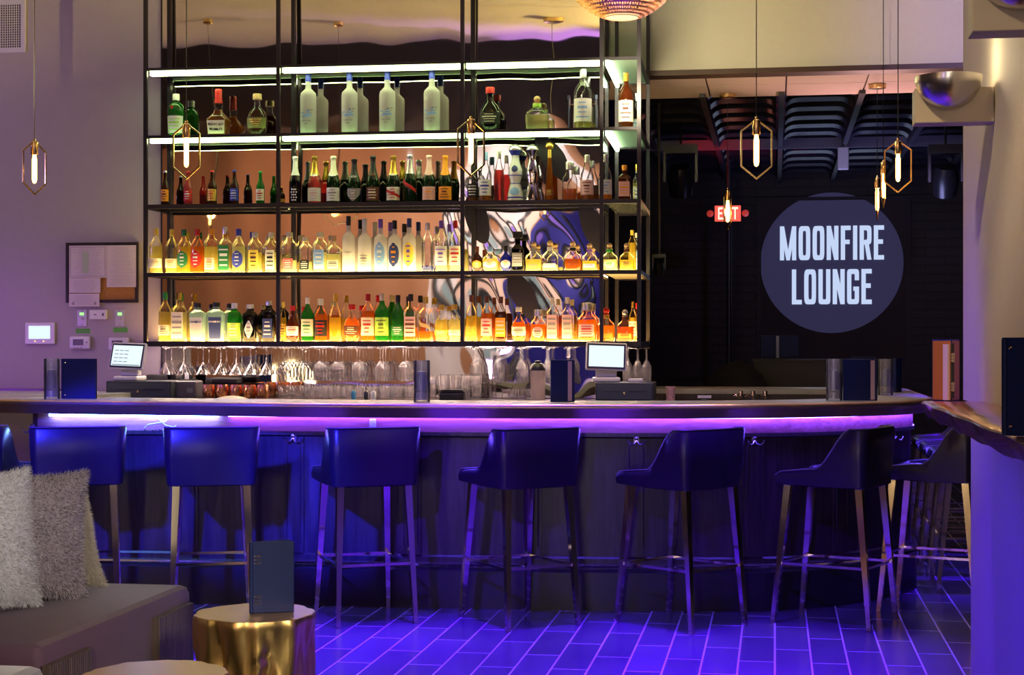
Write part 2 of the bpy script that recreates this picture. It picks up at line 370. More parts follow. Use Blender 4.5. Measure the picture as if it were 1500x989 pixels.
# wavy mirror panel over the back wall
def mirror():
    u0, u1, z0, z1 = wu(238), U_END, 1.06, 3.84
    nx, nz = 150, 150; b = MB(); vs = []; fs = []
    for j in range(nz+1):
        for i in range(nx+1):
            u = u0+(u1-u0)*i/nx; z = z0+(z1-z0)*j/nz
            k = max(0., min(1., (u-wu(600))/(wu(760)-wu(600)))); k = k*k*(3-2*k)
            zl = max(0., min(1., (3.35-z)/.5)); k *= zl
            d = .0006*math.sin(7.5*u+2.6*z+.5)+.0007*math.sin(12.5*u-3.1*z+2.)+.0003*math.sin(23*u+4*z)
            d += k*(.0012*math.sin(9*u+5*z)+.0013*math.sin(6*u-8.5*z+1.2)+.0010*math.sin(17*u+11*z+.4))
            vs.append(MW @ Vector((u, -.002-d*1.0, z)))
    for j in range(nz):
        for i in range(nx): a = j*(nx+1)+i; fs.append((a, a+1, a+nx+2, a+nx+1))
    b.add(vs, fs)
    o = b.build('wall_mirror', mat('mirror_film', (.66, .60, .58), .025, 1.0), smooth=True)
    b2 = MB().box(u0-.012, U_END, .0, .011, 1.06, 3.84, MW); b2.build('backing', STEEL, o)
    e = MB().box(U_END-.012, U_END, .012, .6, 1.06, 3.84, MW); e.build('end_panel', mat('mirror_film'), o)
    return tag(o, 'wavy reflective metal sheet covering the wall behind the bottle shelves', 'mirror')
mirror()

# mural on the lounge wall seen in the mirror
def mhit(px, py, Y=-4.5):
    r = ray(px, py); p = onw(px, py, 0); r2 = r - WN*2*r.dot(WN); t = (Y-p.y)/r2.y; q = p+r2*t; return q.x, q.z
def mural():
    root = thing('wall_mural', 'pale painted mural with black outlines and blue shapes, seen only in the mirror', 'mural', (0, -4.5, 0))
    def poly(pts, y, name, m):
        c = [mhit(*p) for p in pts]; b = MB(); n = len(c)
        b.loft([[(x, y, z) for x, z in c], [(x, y+.01, z) for x, z in c]]); return b.build(name, m, root)
    poly([(622, 596), (622, 470), (640, 300), (655, 200), (760, 190), (800, 250), (812, 420), (800, 596)], .0, 'pale_ground', mat('mural_pale', (.80, .78, .80), .6))
    poly([(745, 596), (790, 380), (830, 300), (940, 290), (960, 596)], .012, 'blue_ground', mat('mural_blue', (.012, .010, .26), .6))
    poly([(700, 480), (690, 380), (720, 300), (790, 290), (815, 360), (780, 450)], .024, 'peach_shape', mat('mural_peach', (.75, .55, .45), .6))
    for k, (cx, cy, r, rr) in enumerate(((668, 350, 26, .35), (700, 330, 18, .5), (760, 330, 24, 1.2), (735, 390, 20, .8), (672, 440, 34, 1.1), (790, 360, 22, 2.), (720, 470, 30, .2), (850, 350, 26, .9), (880, 430, 20, 2.), (835, 450, 30, .5), (905, 340, 18, 1.4))):
        b = MB(); pts = []
        for t in range(28):
            a = 2*PI*t/28; x, z = mhit(cx+r*math.cos(a)*(1+.25*math.sin(2*a+k)), cy+r*1.7*math.sin(a+rr)); pts.append((x, .045, z))
        b.tube(pts, .045, 6, True); b.build('black_outline', mat('mural_black', (.01, .01, .012), .6), root)
        b = MB(); c = [((p[0]-pts[0][0])*.5+pts[0][0]*.5+pts[14][0]*.5-(pts[14][0]-pts[0][0])*.25+0, p[2]) for p in pts]
        mx_ = sum(p[0] for p in pts)/28; mz_ = sum(p[2] for p in pts)/28
        b.loft([[(mx_+(p[0]-mx_)*.55, .036, mz_+(p[2]-mz_)*.55) for p in pts], [(mx_+(p[0]-mx_)*.55, .05, mz_+(p[2]-mz_)*.55) for p in pts]])
        b.build('inner_shape', mat(['mural_teal', 'mural_violet'][k % 2], [(.25, .38, .42), (.22, .12, .7)][k % 2], .6), root)
mural()

# ------------------------------------------------------------------ bottle shelf unit
DEP = .27
FZ = lambda y: H + (505-y)/F*wdepth(405, DEP)
LEV = [FZ(95), FZ(195), FZ(297.3), FZ(398.5), FZ(500)]          # tops of the five shelf frames
THK = [.018, .02, .028, .026, .034]
END_D = 1.0
ua, ub, uc, ud, ue = [wu(p, DEP) for p in (212.5, 407, 677, 881, 936)]
shelf = thing('bottle_shelf', 'tall black steel open shelving unit lit by strips, holding the bottles', 'shelving', (0, 0, 0))
T = .024
def wb(b, u0, u1, d0, d1, z0, z1): return b.box(u0, u1, -d1, -d0, z0, z1, MW)
posts = [(ua, DEP), (ub, DEP), (uc, DEP), (ud, DEP), (ue, DEP), (ue, DEP-END_D), (ud+.02, DEP-END_D), (ub+.03, T), (uc+.03, T), (ua+.07, T)]
for k, (u, d) in enumerate(posts):
    wb(MB(), u-T/2, u+T/2, d-T, d, LEV[4]-THK[4], 3.84).build('post', STEEL, shelf)
FROST = glass('frosted_shelf_glass', (.55, .75, .62), body=.85, bodycol=(.78, .94, .80), gloss=.4, rough=.2)
LED = emis('shelf_led', (.80, 1.0, .42), 16)
LEDG = emis('amber_shelf_panel', (1.0, .60, .18), 24)
LEDG2 = emis('cream_shelf_panel', (1.0, .76, .30), 17)
for k, z in enumerate(LEV):
    t = THK[k]
    for (p, q) in ((ua, ub), (ub, uc), (uc, ud), (ud, ue)):
        end = p == ud; dback = (DEP-END_D) if end else 0.004
        wb(MB(), p+T/2, q-T/2, DEP-T, DEP, z-t, z-.0005).build('front_rail', STEEL, shelf)
        wb(MB(), p+T/2, q-T/2, dback, dback+.018, z-t, z-.0005).build('back_rail', STEEL, shelf)
        if k in (0, 1):
            wb(MB(), p+T/2, q-T/2, dback+.018, DEP-T, z-.010, z-.001).build('glass_panel', FROST, shelf)
            if not end:
                wb(MB(), p+T/2+.01, q-T/2-.005, DEP-.070, DEP-T-.004, z-.044, z-.013).build('led_strip', LED, shelf)
                wb(MB(), p+T/2+.01, q-T/2-.005, DEP-.076, DEP-.071, z-.046, z-.011).build('led_channel', STEEL, shelf)
            else:
                wb(MB(), p+T/2+.005, p+T/2+.025, dback+.02, DEP-.1, z-.036, z-.013).build('led_strip', emis('shelf_led_side', (.8, 1., .6), 26), shelf)
        elif k == 2:
            wb(MB(), p+T/2, q-T/2, dback+.018, DEP-T, z-.012, z-.001).build('glass_panel', glass('smoked_shelf_glass', (.35, .33, .32), body=.5, bodycol=(.25, .24, .22), gloss=.8), shelf)
        else:
            wb(MB(), p+T/2, q-T/2, dback+.018, DEP-T, z-.018, z-.010).build('tray', mat('grey_tray', (.16, .14, .10), .5), shelf)
            wb(MB(), p+T/2, q-T/2, dback+.018, DEP-T, z-.009, z-.001).build('light_panel', LEDG if k == 4 else LEDG2, shelf)
            if k == 4: wb(MB(), p+T/2+.02, q-T/2-.02, DEP-.06, DEP-.035, z-t, z-.019).build('under_strip', emis('counter_led', (1., .72, .60), 95), shelf)
    for u in (ue,):
        wb(MB(), u-T/2, u+T/2, DEP-END_D, DEP-T, z-t, z-.0005).build('side_rail', STEEL, shelf)
    wb(MB(), ud-T/2, ud+T/2, DEP-END_D, DEP-T, z-t, z-.0005).build('side_rail', STEEL, shelf) if k < 5 and False else None
    wb(MB(), ua-T/2, ua+T/2, .002, DEP-T, z-t, z-.0005).build('side_rail', STEEL, shelf)

# ------------------------------------------------------------------ bottles
PROF = {  # (radius share, height share) of the glass; cap (r, z0); label band; squareness, depth
 'std':   ([(.86, 0), (1, .02), (1, .58), (.94, .64), (.66, .72), (.40, .78), (.33, .83), (.33, .93)], (.37, .85), (.12, .50), 0, 1),
 'slim':  ([(.86, 0), (1, .02), (1, .50), (.92, .58), (.60, .70), (.42, .78), (.36, .93)], (.40, .84), (.12, .44), 0, 1),
 'champ': ([(.88, 0), (1, .02), (1, .42), (.93, .50), (.70, .60), (.46, .70), (.37, .80), (.35, .97)], None, (.05, .33), 0, 1),
 'beer':  ([(.88, 0), (1, .02), (1, .50), (.90, .58), (.56, .68), (.42, .78), (.38, .97)], (.46, .95), (.12, .46), 0, 1),
 'tall':  ([(.90, 0), (1, .015), (1, .60), (.93, .65), (.62, .69), (.38, .72), (.35, .76), (.34, .9)], (.37, .83), (.10, .56), 0, 1),
 'bombay':([(.80, 0), (.86, .02), (1, .68), (.94, .74), (.60, .79), (.40, .82), (.38, .95)], (.44, .89), (.06, .62), .8, .75),
 'gin':   ([(.80, 0), (.88, .02), (1, .60), (.96, .68), (.80, .75), (.42, .80), (.36, .95)], (.42, .85), (.08, .48), 0, 1),
 'square':([(.94, 0), (1, .02), (1, .60), (.92, .66), (.55, .72), (.36, .75), (.34, .93)], (.40, .85), (.10, .52), 1.0, .85),
 'flask': ([(.80, 0), (.86, .02), (1, .34), (.72, .42), (.40, .50), (.31, .58), (.36, .66), (.28, .80), (.28, .95)], None, (.04, .32), .7, .8),
 'squat': ([(.94, 0), (1, .03), (1, .42), (.90, .52), (.55, .60), (.36, .66), (.32, .72), (.32, .80)], 'ball', (.10, .36), .5, .75),
 'round': ([(.62, 0), (.90, .10), (1, .28), (1, .42), (.80, .56), (.42, .66), (.32, .72), (.32, .88)], (.44, .86), (.16, .42), 0, .8),
 'disc':  ([(.50, 0), (.80, .10), (1, .28), (.98, .42), (.78, .56), (.40, .66), (.28, .72), (.28, .86)], (.34, .78), (.14, .44), 0, .6),
 'cone':  ([(1, 0), (1, .05), (.70, .40), (.48, .66), (.30, .78), (.28, .86)], 'ball', (.08, .30), 0, 1),
 'azul':  ([(1, 0), (1, .04), (.92, .14), (.68, .28), (.60, .33), (.84, .46), (.80, .56), (.48, .70), (.46, .80), (.76, .88), (.76, .90)], 'dome', None, 0, 1),
 'cut':   ([(.96, 0), (1, .03), (1, .52), (.90, .58), (.60, .64), (.42, .68), (.42, .84)], (.78, .84), (.12, .46), 1.0, .9),
 'plain': ([(.92, 0), (1, .02), (1, .66), (.95, .72), (.68, .78), (.46, .82), (.42, .93)], (.48, .88), (.08, .56), .3, .95),
 'jar':   ([(.9, 0), (1, .03), (1, .52), (.92, .60), (.70, .66), (.50, .72), (.48, .84)], (.56, .80), (.12, .44), .6, .85),
}
COLS = {'clear': None, 'frost': (.84, .80, .82), 'green': (.04, .42, .05), 'dgreen': (.015, .07, .02), 'amber': (.62, .20, .015), 'damber': (.18, .035, .006),
        'brown': (.11, .03, .01), 'black': (.006, .006, .008), 'yellow': (.98, .72, .10), 'orange': (.95, .36, .02), 'pale': (.97, .90, .50), 'ltyellow': (.98, .84, .28), 'rose': (.90, .18, .16),
        'blue': (.03, .05, .45), 'ltblue': (.60, .80, .86), 'white': (.80, .80, .80), 'cream': (.84, .78, .62), 'red': (.55, .015, .012), 'gold': (.75, .50, .08), 'silver': (.7, .7, .72),
        'pink': (.82, .50, .50), 'navy': (.03, .05, .20), 'grey': (.30, .28, .30), 'sky': (.25, .45, .85), 'purple': (.22, .10, .60), 'olive': (.15, .14, .04), 'cork': (.55, .36, .18), 'lime': (.45, .80, .10),
        'lblgreen': (.02, .20, .06)}
def liq(c):
    k = COLS[c]; return glass('liquid_'+c, tuple(min(1, v*1.05+.02) for v in k), body=.5, bodycol=tuple(v**.8 for v in k), gloss=.2, rough=.15)
def shell(c):
    if c == 'clear': return GLASS
    if c == 'frost': return glass('frosted_white_glass', (.9, .92, .85), body=.90, bodycol=COLS['frost'], gloss=.3, rough=.35)
    if c in ('white', 'silver'):
        return mat('ceramic_white', (.78, .78, .82), .2, coat=.4) if c == 'white' else mat('silver_glass', (.7, .7, .78), .12, 1.0)
    k = COLS[c]
    d = c in ('black', 'dgreen', 'brown', 'damber')
    return glass('glass_'+c, tuple(min(1, v*1.05+.02) for v in k), body=.60 if d else .45, bodycol=k, gloss=.9)
def capm(c):
    if c in ('gold', 'silver'): return mat('cap_'+c, COLS[c], .28, .85)
    return mat('cap_'+c, COLS[c], .45)
def lblm(c):
    if c in ('gold', 'silver'): return mat('label_'+c, COLS[c], .4, .5)
    return mat('label_'+c, COLS[c], .6)
def rad_at(prof, t):
    for (r0, z0), (r1, z1) in zip(prof, prof[1:]):
        if z0 <= t <= z1: return r0+(r1-r0)*(t-z0)/max(1e-6, z1-z0)
    return prof[-1][0]
def sect(a, sq):
    c, q = math.cos(a), math.sin(a)
    if sq: e = 2.0/(2+sq*4); c = math.copysign(abs(c)**e, c); q = math.copysign(abs(q)**e, q)
    return c, q
def patch(prof, R, Hh, t0, t1, half, sq, dy, eps, shape=None, n=10, off=0.):
    """curved sheet on the bottle's front (towards -y) between heights t0..t1"""
    b = MB(); rows = 6; vs = []; fs = []
    for j in range(rows+1):
        for i in range(n+1):
            s = -1+2*i/n; t = t0+(t1-t0)*j/rows; ss = s
            if shape == 'oval': ss = s*math.sqrt(max(.02, 1-(2*j/rows-1)**2))
            if shape == 'diamond': ss = s*max(.03, 1-abs(2*j/rows-1))
            if shape == 'shield': ss = s*(min(1, .1+1.6*j/rows))
            a = -PI/2+half*ss+off; c, q = sect(a, sq); r = rad_at(prof, min(t, .999))*R+eps
            if shape == 'sash': t = t0+(t1-t0)*((1-(s*.5+.5))*.7+.3*j/rows)
            vs.append((r*c, r*q*dy-(eps if dy < 1 else 0), t*Hh))
    for j in range(rows):
        for i in range(n): a = j*(n+1)+i; fs.append((a, a+1, a+n+2, a+n+1))
    b.add(vs, fs); return b
def bend_text(me, prof, R, Hh, t, sq, dy, eps):
    for v in me.vertices:
        x, y = v.co.x, v.co.y; zz = t*Hh+y; r = rad_at(prof, min(.99, max(0, zz/Hh)))*R+eps+v.co.z
        a = -PI/2 + x/r; c, q = sect(a, sq); v.co = (r*c, r*q*dy-(eps if dy < 1 else 0), zz)
    return me
def bottle(root, style, R, Hh, g, lq, fill, lbl, pr, cap, shape=None, txt=None, seed=0):
    prof, cp, band, sq, dy = PROF[style]; n = 24 if sq else 18
    P = [(r*R, z*Hh) for r, z in prof]
    dark = ()
    MB().lathe(P, n, sq=sq, dy=dy).build('glass_body' if g != 'white' or style != 'azul' else 'ceramic_body', shell(g), root, smooth=True)
    if lq and fill > 0:
        ls = [(rad_at(prof, .025)*R*.9, .025*Hh)]
        for r, z in prof:
            if .03 < z < fill: ls.append((r*R*.93, z*Hh))
        ls.append((rad_at(prof, fill)*R*.93, fill*Hh))
        MB().lathe(ls, n, sq=sq, dy=dy).build('liquid', liq(lq), root, smooth=True)
    if cp == 'ball':
        z0 = prof[-1][1]; rc = (1-z0)*Hh*.5; 
        MB().lathe([(.34*R, (z0-.04)*Hh), (.36*R, z0*Hh)]+[(rc*math.sin(PI*k/8), z0*Hh+rc-rc*math.cos(PI*k/8)) for k in range(1, 8)]+[(.001, Hh)], 14).build('stopper', capm(cap), root, smooth=True)
        MB().lathe([(rad_at(prof, z0-.12)*R*1.08, (z0-.13)*Hh), (.38*R, (z0-.06)*Hh), (.37*R, (z0-.03)*Hh)], 14).build('neck_ribbon', lblm(pr), root, smooth=True)
    elif cp == 'dome':
        MB().lathe([(.80*R, .885*Hh)]+[(.82*R*math.cos(PI/2*k/6), .89*Hh+.105*Hh*math.sin(PI/2*k/6)) for k in range(6)]+[(.002, Hh)], 16).build('stopper', capm('silver'), root, smooth=True)
    elif style == 'champ':
        fo = [(rad_at(prof, t)*R*1.03+.0006, t*Hh) for t in (.60, .68, .76, .86, .93)]
        fo += [(.40*R, .935*Hh), (.46*R, .95*Hh), (.46*R, .985*Hh), (.36*R, Hh), (.001, Hh)]
        MB().lathe(fo, 16).build('foil', capm(cap), root, smooth=True)
        if pr: patch(prof, R, Hh, .57, .63, .9, 0, 1, .0012, 'oval').build('neck_label', lblm(lbl or 'gold'), root, smooth=True)
    elif style == 'flask':
        fo = [(rad_at(prof, t)*R*1.06+.001, t*Hh) for t in (.70, .80, .93)]+[(.30*R, Hh*.99), (.26*R, Hh), (.001, Hh)]
        MB().lathe(fo, 14).build('wax_cap', capm(cap), root, smooth=True)
    elif cp:
        cr, cz = cp; sqc = 1. if style == 'cut' else 0
        MB().lathe([(cr*R, cz*Hh), (cr*R, .985*Hh), (cr*R*.9, Hh), (.001, Hh)], 14, sq=sqc).build('cap', capm(cap), root, smooth=True)
    if lbl and band:
        t0, t1 = band; half = 1.25 if not sq else .62
        if shape == 'big': t0, t1 = .06, .60
        if shape == 'low': t1 = t0+(t1-t0)*.55
        if shape == 'sash': t0, t1 = .20, .50
        if shape in ('oval', 'diamond'): half *= .72
        sh = shape if shape in ('oval', 'diamond', 'shield', 'sash') else None
        patch(prof, R, Hh, t0, t1, half, sq, dy, .0009, sh).build('label', lblm(lbl), root, smooth=True)
        if pr and not txt and shape not in ('sash',):
            rnd = random.Random(seed*13+5); b = MB()
            hh = half*(.62 if shape not in ('oval', 'diamond', 'shield') else .42)
            nl = 4; 
            for k in range(nl):
                tt = t0+(t1-t0)*(.20+.62*k/(nl-1)); hf = (t1-t0)*(.055 if k != nl-2 else .11)
                pb = patch(prof, R, Hh, tt-hf/2, tt+hf/2, hh*rnd.uniform(.45, 1), sq, dy, .0016, None, 6)
                b.add(pb.v, pb.f)
            b.build('print', lblm(pr), root, smooth=True)
    if txt:
        for (s, t, sz, cc) in txt:
            me = bend_text(text_mesh(s, sz, .8, .0002, .0003), prof, R, Hh, t, sq, dy, .0017)
            link_mesh('lettering', me, lblm(cc), root)
SHELFN = ['top bottle shelf', 'champagne shelf', 'vodka and tequila shelf', 'lowest bottle shelf']
ROWBASE = [1, 2, 3, 4]
B = [
 # row, x, top, w, style, glass, liquid, fill, label, print, cap, shape, description, text
 (0, 258, 138, 25, 'gin', 'green', None, 0, 'white', 'lime', 'white', None, 'green gin bottle with red seal and white label', None),
 (0, 320, 130.7, 34, 'flask', 'clear', 'amber', .56, 'cream', 'brown', 'red', None, 'amber whisky bottle with red wax neck', [("Maker's", .235, .026, 'black'), ("Mark", .135, .026, 'black')]),
 (0, 377, 137.7, 30, 'round', 'clear', 'damber', .62, 'olive', 'gold', 'cork', None, 'rounded dark amber whiskey bottle with cork cap', None),
 (0, 718, 128, 31, 'round', 'black', None, 0, 'black', 'cream', 'red', None, 'black round liqueur bottle with tall red neck', None),
 (0, 786.7, 140.5, 35, 'squat', 'clear', 'pale', .44, None, 'lime', 'cork', None, 'squat clear tequila bottle with round cork and green ribbon', None),
 (0, 854, 101, 27, 'std', 'clear', 'ltyellow', .20, 'white', 'sky', 'silver', None, 'large clear tequila bottle held in a metal cradle', None),
 (0, 917, 107, 22, 'std', 'damber', None, 0, 'cream', 'brown', 'gold', None, 'dark amber cognac bottle with gold cap and cream label', None),
 (1, 242, 250.5, 12, 'beer', 'brown', None, 0, 'orange', 'black', 'silver', None, 'brown beer bottle with orange and black label', None),
 (1, 275.6, 251, 12.5, 'beer', 'rose', None, 0, 'red', 'white', 'red', None, 'beer bottle with bright red label and cap', None),
 (1, 311, 250, 14, 'beer', 'brown', None, 0, 'gold', 'red', 'red', None, 'brown beer bottle with golden label', None),
 (1, 343.5, 249, 13, 'beer', 'brown', None, 0, 'blue', 'white', 'blue', None, 'brown beer bottle with blue label', None),
 (1, 381.4, 251, 12.5, 'beer', 'green', None, 0, 'cream', 'red', 'green', None, 'green beer bottle with red and cream label', None),
 (1, 412, 274, 11, 'beer', 'brown', 'damber', .5, 'gold', 'brown', 'gold', 'low', 'short brown bottle half hidden by the steel post', None),
 (1, 432.6, 229.3, 18, 'champ', 'black', None, 0, None, None, 'white', None, 'black champagne bottle with white foil', None),
 (1, 461, 229, 20, 'champ', 'rose', None, 0, 'white', 'pink', 'gold', None, 'rose pink champagne bottle with gold neck', None),
 (1, 488.4, 229, 20, 'champ', 'dgreen', None, 0, 'white', 'grey', 'cream', None, 'dark champagne bottle with cream foil and plain white label', None),
 (1, 519, 233, 20, 'champ', 'dgreen', None, 0, 'grey', 'cream', 'black', 'shield', 'dark champagne bottle with grey shield label', None),
 (1, 546.5, 228.2, 19.5, 'champ', 'dgreen', None, 0, 'brown', 'cream', 'black', None, 'dark champagne bottle with black foil and dark striped label', None),
 (1, 576.3, 228.2, 20, 'champ', 'dgreen', None, 0, 'cream', 'red', 'gold', None, 'gold-foil champagne bottle with cream label and red sash', None),
 (1, 600.5, 226.5, 19.5, 'champ', 'dgreen', None, 0, 'red', None, 'silver', 'sash', 'silver-foil champagne bottle with a slanted red ribbon', None),
 (1, 628.6, 227.7, 19.5, 'champ', 'dgreen', None, 0, 'pink', 'orange', 'pink', None, 'pink-foil champagne bottle with pink label', None),
 (1, 652.3, 228.2, 19.5, 'champ', 'dgreen', None, 0, 'orange', 'brown', 'orange', None, 'orange-foil champagne bottle with orange label', None),
 (1, 692.6, 243, 16, 'std', 'clear', 'amber', .25, 'black', 'silver', 'black', None, 'clear spirit bottle with black label behind the pendant lamp', None),
 (1, 711, 223, 18.5, 'slim', 'clear', 'orange', .2, 'white', 'blue', 'sky', None, 'clear tequila bottle with white label and pale blue cap', None),
 (1, 731, 221, 15.5, 'slim', 'clear', 'rose', .62, None, 'white', 'silver', None, 'slender bottle of pink-red spirit with silver cap', None),
 (1, 755, 211, 24.5, 'azul', 'white', None, 0, None, 'blue', 'silver', None, 'white and blue ceramic tequila decanter with silver dome', None),
 (1, 780, 211, 23, 'azul', 'silver', None, 0, None, None, 'silver', None, 'shiny silver hourglass tequila decanter with silver dome', None),
 (1, 805, 208, 14, 'cone', 'amber', None, 0, 'damber', 'gold', 'gold', 'low', 'tall tapering amber tequila bottle with knob stopper', None),
 (1, 834.5, 237, 22, 'jar', 'clear', 'orange', .3, None, 'black', 'silver', None, 'squat clear skull-shaped tequila jar with dark neck', None),
 (1, 860, 227, 20, 'slim', 'clear', 'amber', .22, 'pink', 'brown', 'silver', None, 'clear tequila bottle with pink-brown label', None),
 (1, 886.7, 226.5, 20, 'slim', 'clear', 'orange', .12, 'white', 'sky', 'silver', None, 'clear tequila bottle with square white label', None),
 (1, 914.7, 242, 18.6, 'square', 'damber', None, 0, 'pink', 'orange', 'orange', None, 'dark amber liqueur bottle with orange cap', None),
 (2, 228.5, 335, 20, 'std', 'clear', 'ltyellow', .6, 'cream', 'gold', 'yellow', 'low', 'rum bottle with yellow cap and cream label', None),
 (2, 251.6, 336, 18.5, 'std', 'clear', 'ltyellow', .3, 'cream', 'gold', 'yellow', 'low', 'clear rum bottle with yellow cap', None),
 (2, 269.5, 336, 20.5, 'std', 'clear', 'yellow', .6, 'lblgreen', 'white', 'lblgreen', 'oval', 'yellow rum bottle with green oval label and cap', None),
 (2, 289, 335.5, 20.5, 'std', 'clear', 'orange', .6, 'red', 'white', 'red', 'oval', 'orange rum bottle with red oval label', None),
 (2, 309.3, 335.5, 20, 'plain', 'clear', 'ltyellow', .6, 'cream', 'orange', 'orange', 'low', 'pale yellow bottle with orange cork cap', None),
 (2, 329.7, 332.5, 18.5, 'square', 'clear', 'pale', .1, 'lblgreen', 'white', 'silver', 'big', 'square bottle with a large dark green label', None),
 (2, 349.5, 335.5, 20.5, 'std', 'clear', 'pale', .6, 'blue', 'white', 'blue', 'oval', 'pale bottle with blue oval label and blue cap', None),
 (2, 373.5, 340.7, 20, 'plain', 'clear', 'ltyellow', .5, 'yellow', 'brown', 'cream', None, 'clear bottle with yellow label block and cream cap', None),
 (2, 397.5, 340.7, 18.5, 'plain', 'clear', 'pale', .5, 'cream', 'black', 'cream', None, 'clear vodka bottle with a black cross graphic', None),
 (2, 424, 340.5, 21, 'plain', 'clear', 'pale', .3, 'rose', 'white', 'cream', 'low', 'clear vodka bottle with red lower label and cream cap', None),
 (2, 447.8, 347.3, 19, 'plain', 'clear', 'pale', .3, 'black', 'white', 'cream', 'low', 'short clear vodka bottle with black label block', None),
 (2, 469, 340.5, 21, 'plain', 'clear', 'pale', .5, 'sky', 'white', 'cream', None, 'clear vodka bottle with blue lettering label', None),
 (2, 489, 345.6, 19, 'square', 'clear', 'pale', .5, 'cream', 'black', 'cork', 'low', 'square clear bottle with orange cork cap', None),
 (2, 510.5, 316.7, 18.5, 'tall', 'frost', None, 0, None, None, 'black', None, 'tall frosted vodka bottle with grey script and black cap', [("Chopin", .36, .024, 'grey')]),
 (2, 534, 320.5, 19.5, 'tall', 'frost', None, 0, 'cream', 'grey', 'white', 'low', 'tall frosted vodka bottle with white cap', None),
 (2, 557.4, 321, 19, 'tall', 'frost', None, 0, 'sky', 'white', 'purple', 'oval', 'frosted vodka bottle with purple cap and pale blue picture', None),
 (2, 578, 323, 19.5, 'tall', 'frost', None, 0, 'navy', 'orange', 'black', 'oval', 'frosted vodka bottle with navy picture', None),
 (2, 599.5, 320, 19, 'tall', 'frost', None, 0, 'yellow', 'purple', 'navy', 'oval', 'frosted vodka bottle with yellow pear picture', None),
 (2, 626.4, 326.7, 18, 'std', 'clear', 'blue', .12, None, None, 'silver', None, 'clear vodka bottle with deep blue base', None),
 (2, 646.4, 323.3, 18, 'std', 'clear', 'pale', .5, 'white', 'purple', 'purple', None, 'clear vodka bottle with purple cap and white script label', None),
 (2, 667, 323.3, 18, 'std', 'clear', 'pale', .5, 'cream', 'red', 'red', None, 'clear vodka bottle with red cap and red striped label', None),
 (2, 699, 361, 17, 'disc', 'brown', 'damber', .5, 'orange', 'cream', 'brown', 'oval', 'round brown bottle with orange oval label', None),
 (2, 718, 361, 25, 'disc', 'clear', 'ltyellow', .5, 'pink', 'gold', 'sky', 'oval', 'round clear tequila bottle with pink oval label', None),
 (2, 741, 360, 18, 'disc', 'blue', None, 0, 'pink', 'gold', 'black', 'oval', 'round cobalt blue bottle with pink oval label', None),
 (2, 758.5, 339.5, 17.5, 'cut', 'black', None, 0, 'grey', 'silver', 'black', None, 'black square faceted bottle with square stopper', None),
 (2, 781.5, 354, 24, 'squat', 'clear', 'ltyellow', .40, 'gold', 'grey', 'cork', 'low', 'squat yellow tequila bottle with ball cork', None),
 (2, 805.7, 352, 24, 'squat', 'clear', 'pale', .2, 'silver', 'white', 'cork', 'low', 'squat clear tequila bottle with ball cork and silver label', None),
 (2, 839, 353, 25, 'squat', 'clear', 'amber', .40, None, 'black', 'cork', None, 'squat amber tequila bottle with black neck ribbon', None),
 (2, 863.5, 356, 22, 'squat', 'clear', 'yellow', .35, 'pink', 'purple', 'cork', 'low', 'squat yellow tequila bottle with pink label', None),
 (2, 893, 356, 24, 'squat', 'clear', 'pale', .40, 'cream', 'green', 'cork', 'oval', 'squat pale tequila bottle with green ribbon', None),
 (2, 918, 356, 22, 'squat', 'clear', 'yellow', .38, 'gold', 'brown', 'cork', 'oval', 'squat golden tequila bottle with ball cork', None),
 (3, 242, 428, 19.5, 'std', 'clear', 'ltyellow', .60, 'cream', 'olive', 'green', 'low', 'pale yellow bottle with green cap', None),
 (3, 262, 429, 21, 'square', 'clear', 'pale', .6, 'cream', 'grey', 'gold', 'big', 'tall bottle with matte cream label and gold cap', None),
 (3, 289.5, 444, 23, 'bombay', 'ltblue', None, 0, 'silver', 'grey', 'black', None, 'pale blue gin bottle with silver label', [("BOMBAY", .50, .017, 'navy')]),
 (3, 317, 443, 24, 'bombay', 'ltblue', None, 0, 'navy', 'white', 'black', None, 'pale blue gin bottle with navy label', [("BOMBAY", .50, .017, 'white')]),
 (3, 343.5, 444, 21.5, 'gin', 'green', 'lime', .6, 'lime', 'cream', 'white', None, 'bright green gin bottle with white cap', None),
 (3, 367, 446, 21.5, 'plain', 'black', None, 0, 'white', 'grey', 'cream', 'diamond', 'black gin bottle with white diamond label', None),
 (3, 394, 441, 20, 'plain', 'black', None, 0, 'navy', 'white', 'silver', None, 'black bottle with navy label and silver cap', None),
 (3, 414.8, 442, 10, 'slim', 'clear', 'yellow', .6, 'gold', 'brown', 'yellow', None, 'narrow yellow bottle with yellow cap', None),
 (3, 428.8, 448, 19, 'round', 'damber', None, 0, 'white', 'red', 'red', None, 'dark red-brown bottle with red cap and white label', None),
 (3, 450.7, 435.7, 18.5, 'std', 'green', 'green', .55, 'cream', 'lblgreen', 'white', None, 'green bottle with cream label and white cap', None),
 (3, 470.5, 438, 19.5, 'std', 'clear', 'orange', .64, 'black', 'red', 'white', None, 'orange rum bottle with black label and white cap', None),
 (3, 491, 430.6, 18.5, 'slim', 'clear', 'yellow', .50, None, None, 'gold', None, 'bright yellow bottle with tall gold neck', None),
 (3, 515.5, 446, 23.5, 'round', 'clear', 'orange', .62, 'brown', 'cream', 'red', None, 'rounded orange whisky bottle with dark red cap', None),
 (3, 539, 430.6, 20, 'std', 'clear', 'orange', .64, 'cream', 'red', 'red', None, 'orange whisky bottle with cream label and red cap', None),
 (3, 559.7, 430.2, 21, 'std', 'green', 'yellow', .4, 'lime', 'olive', 'cream', None, 'green bottle with yellow-green label', None),
 (3, 583, 432.3, 19, 'std', 'green', 'green', .6, 'lblgreen', 'white', 'black', 'low', 'green whisky bottle with black cap', None),
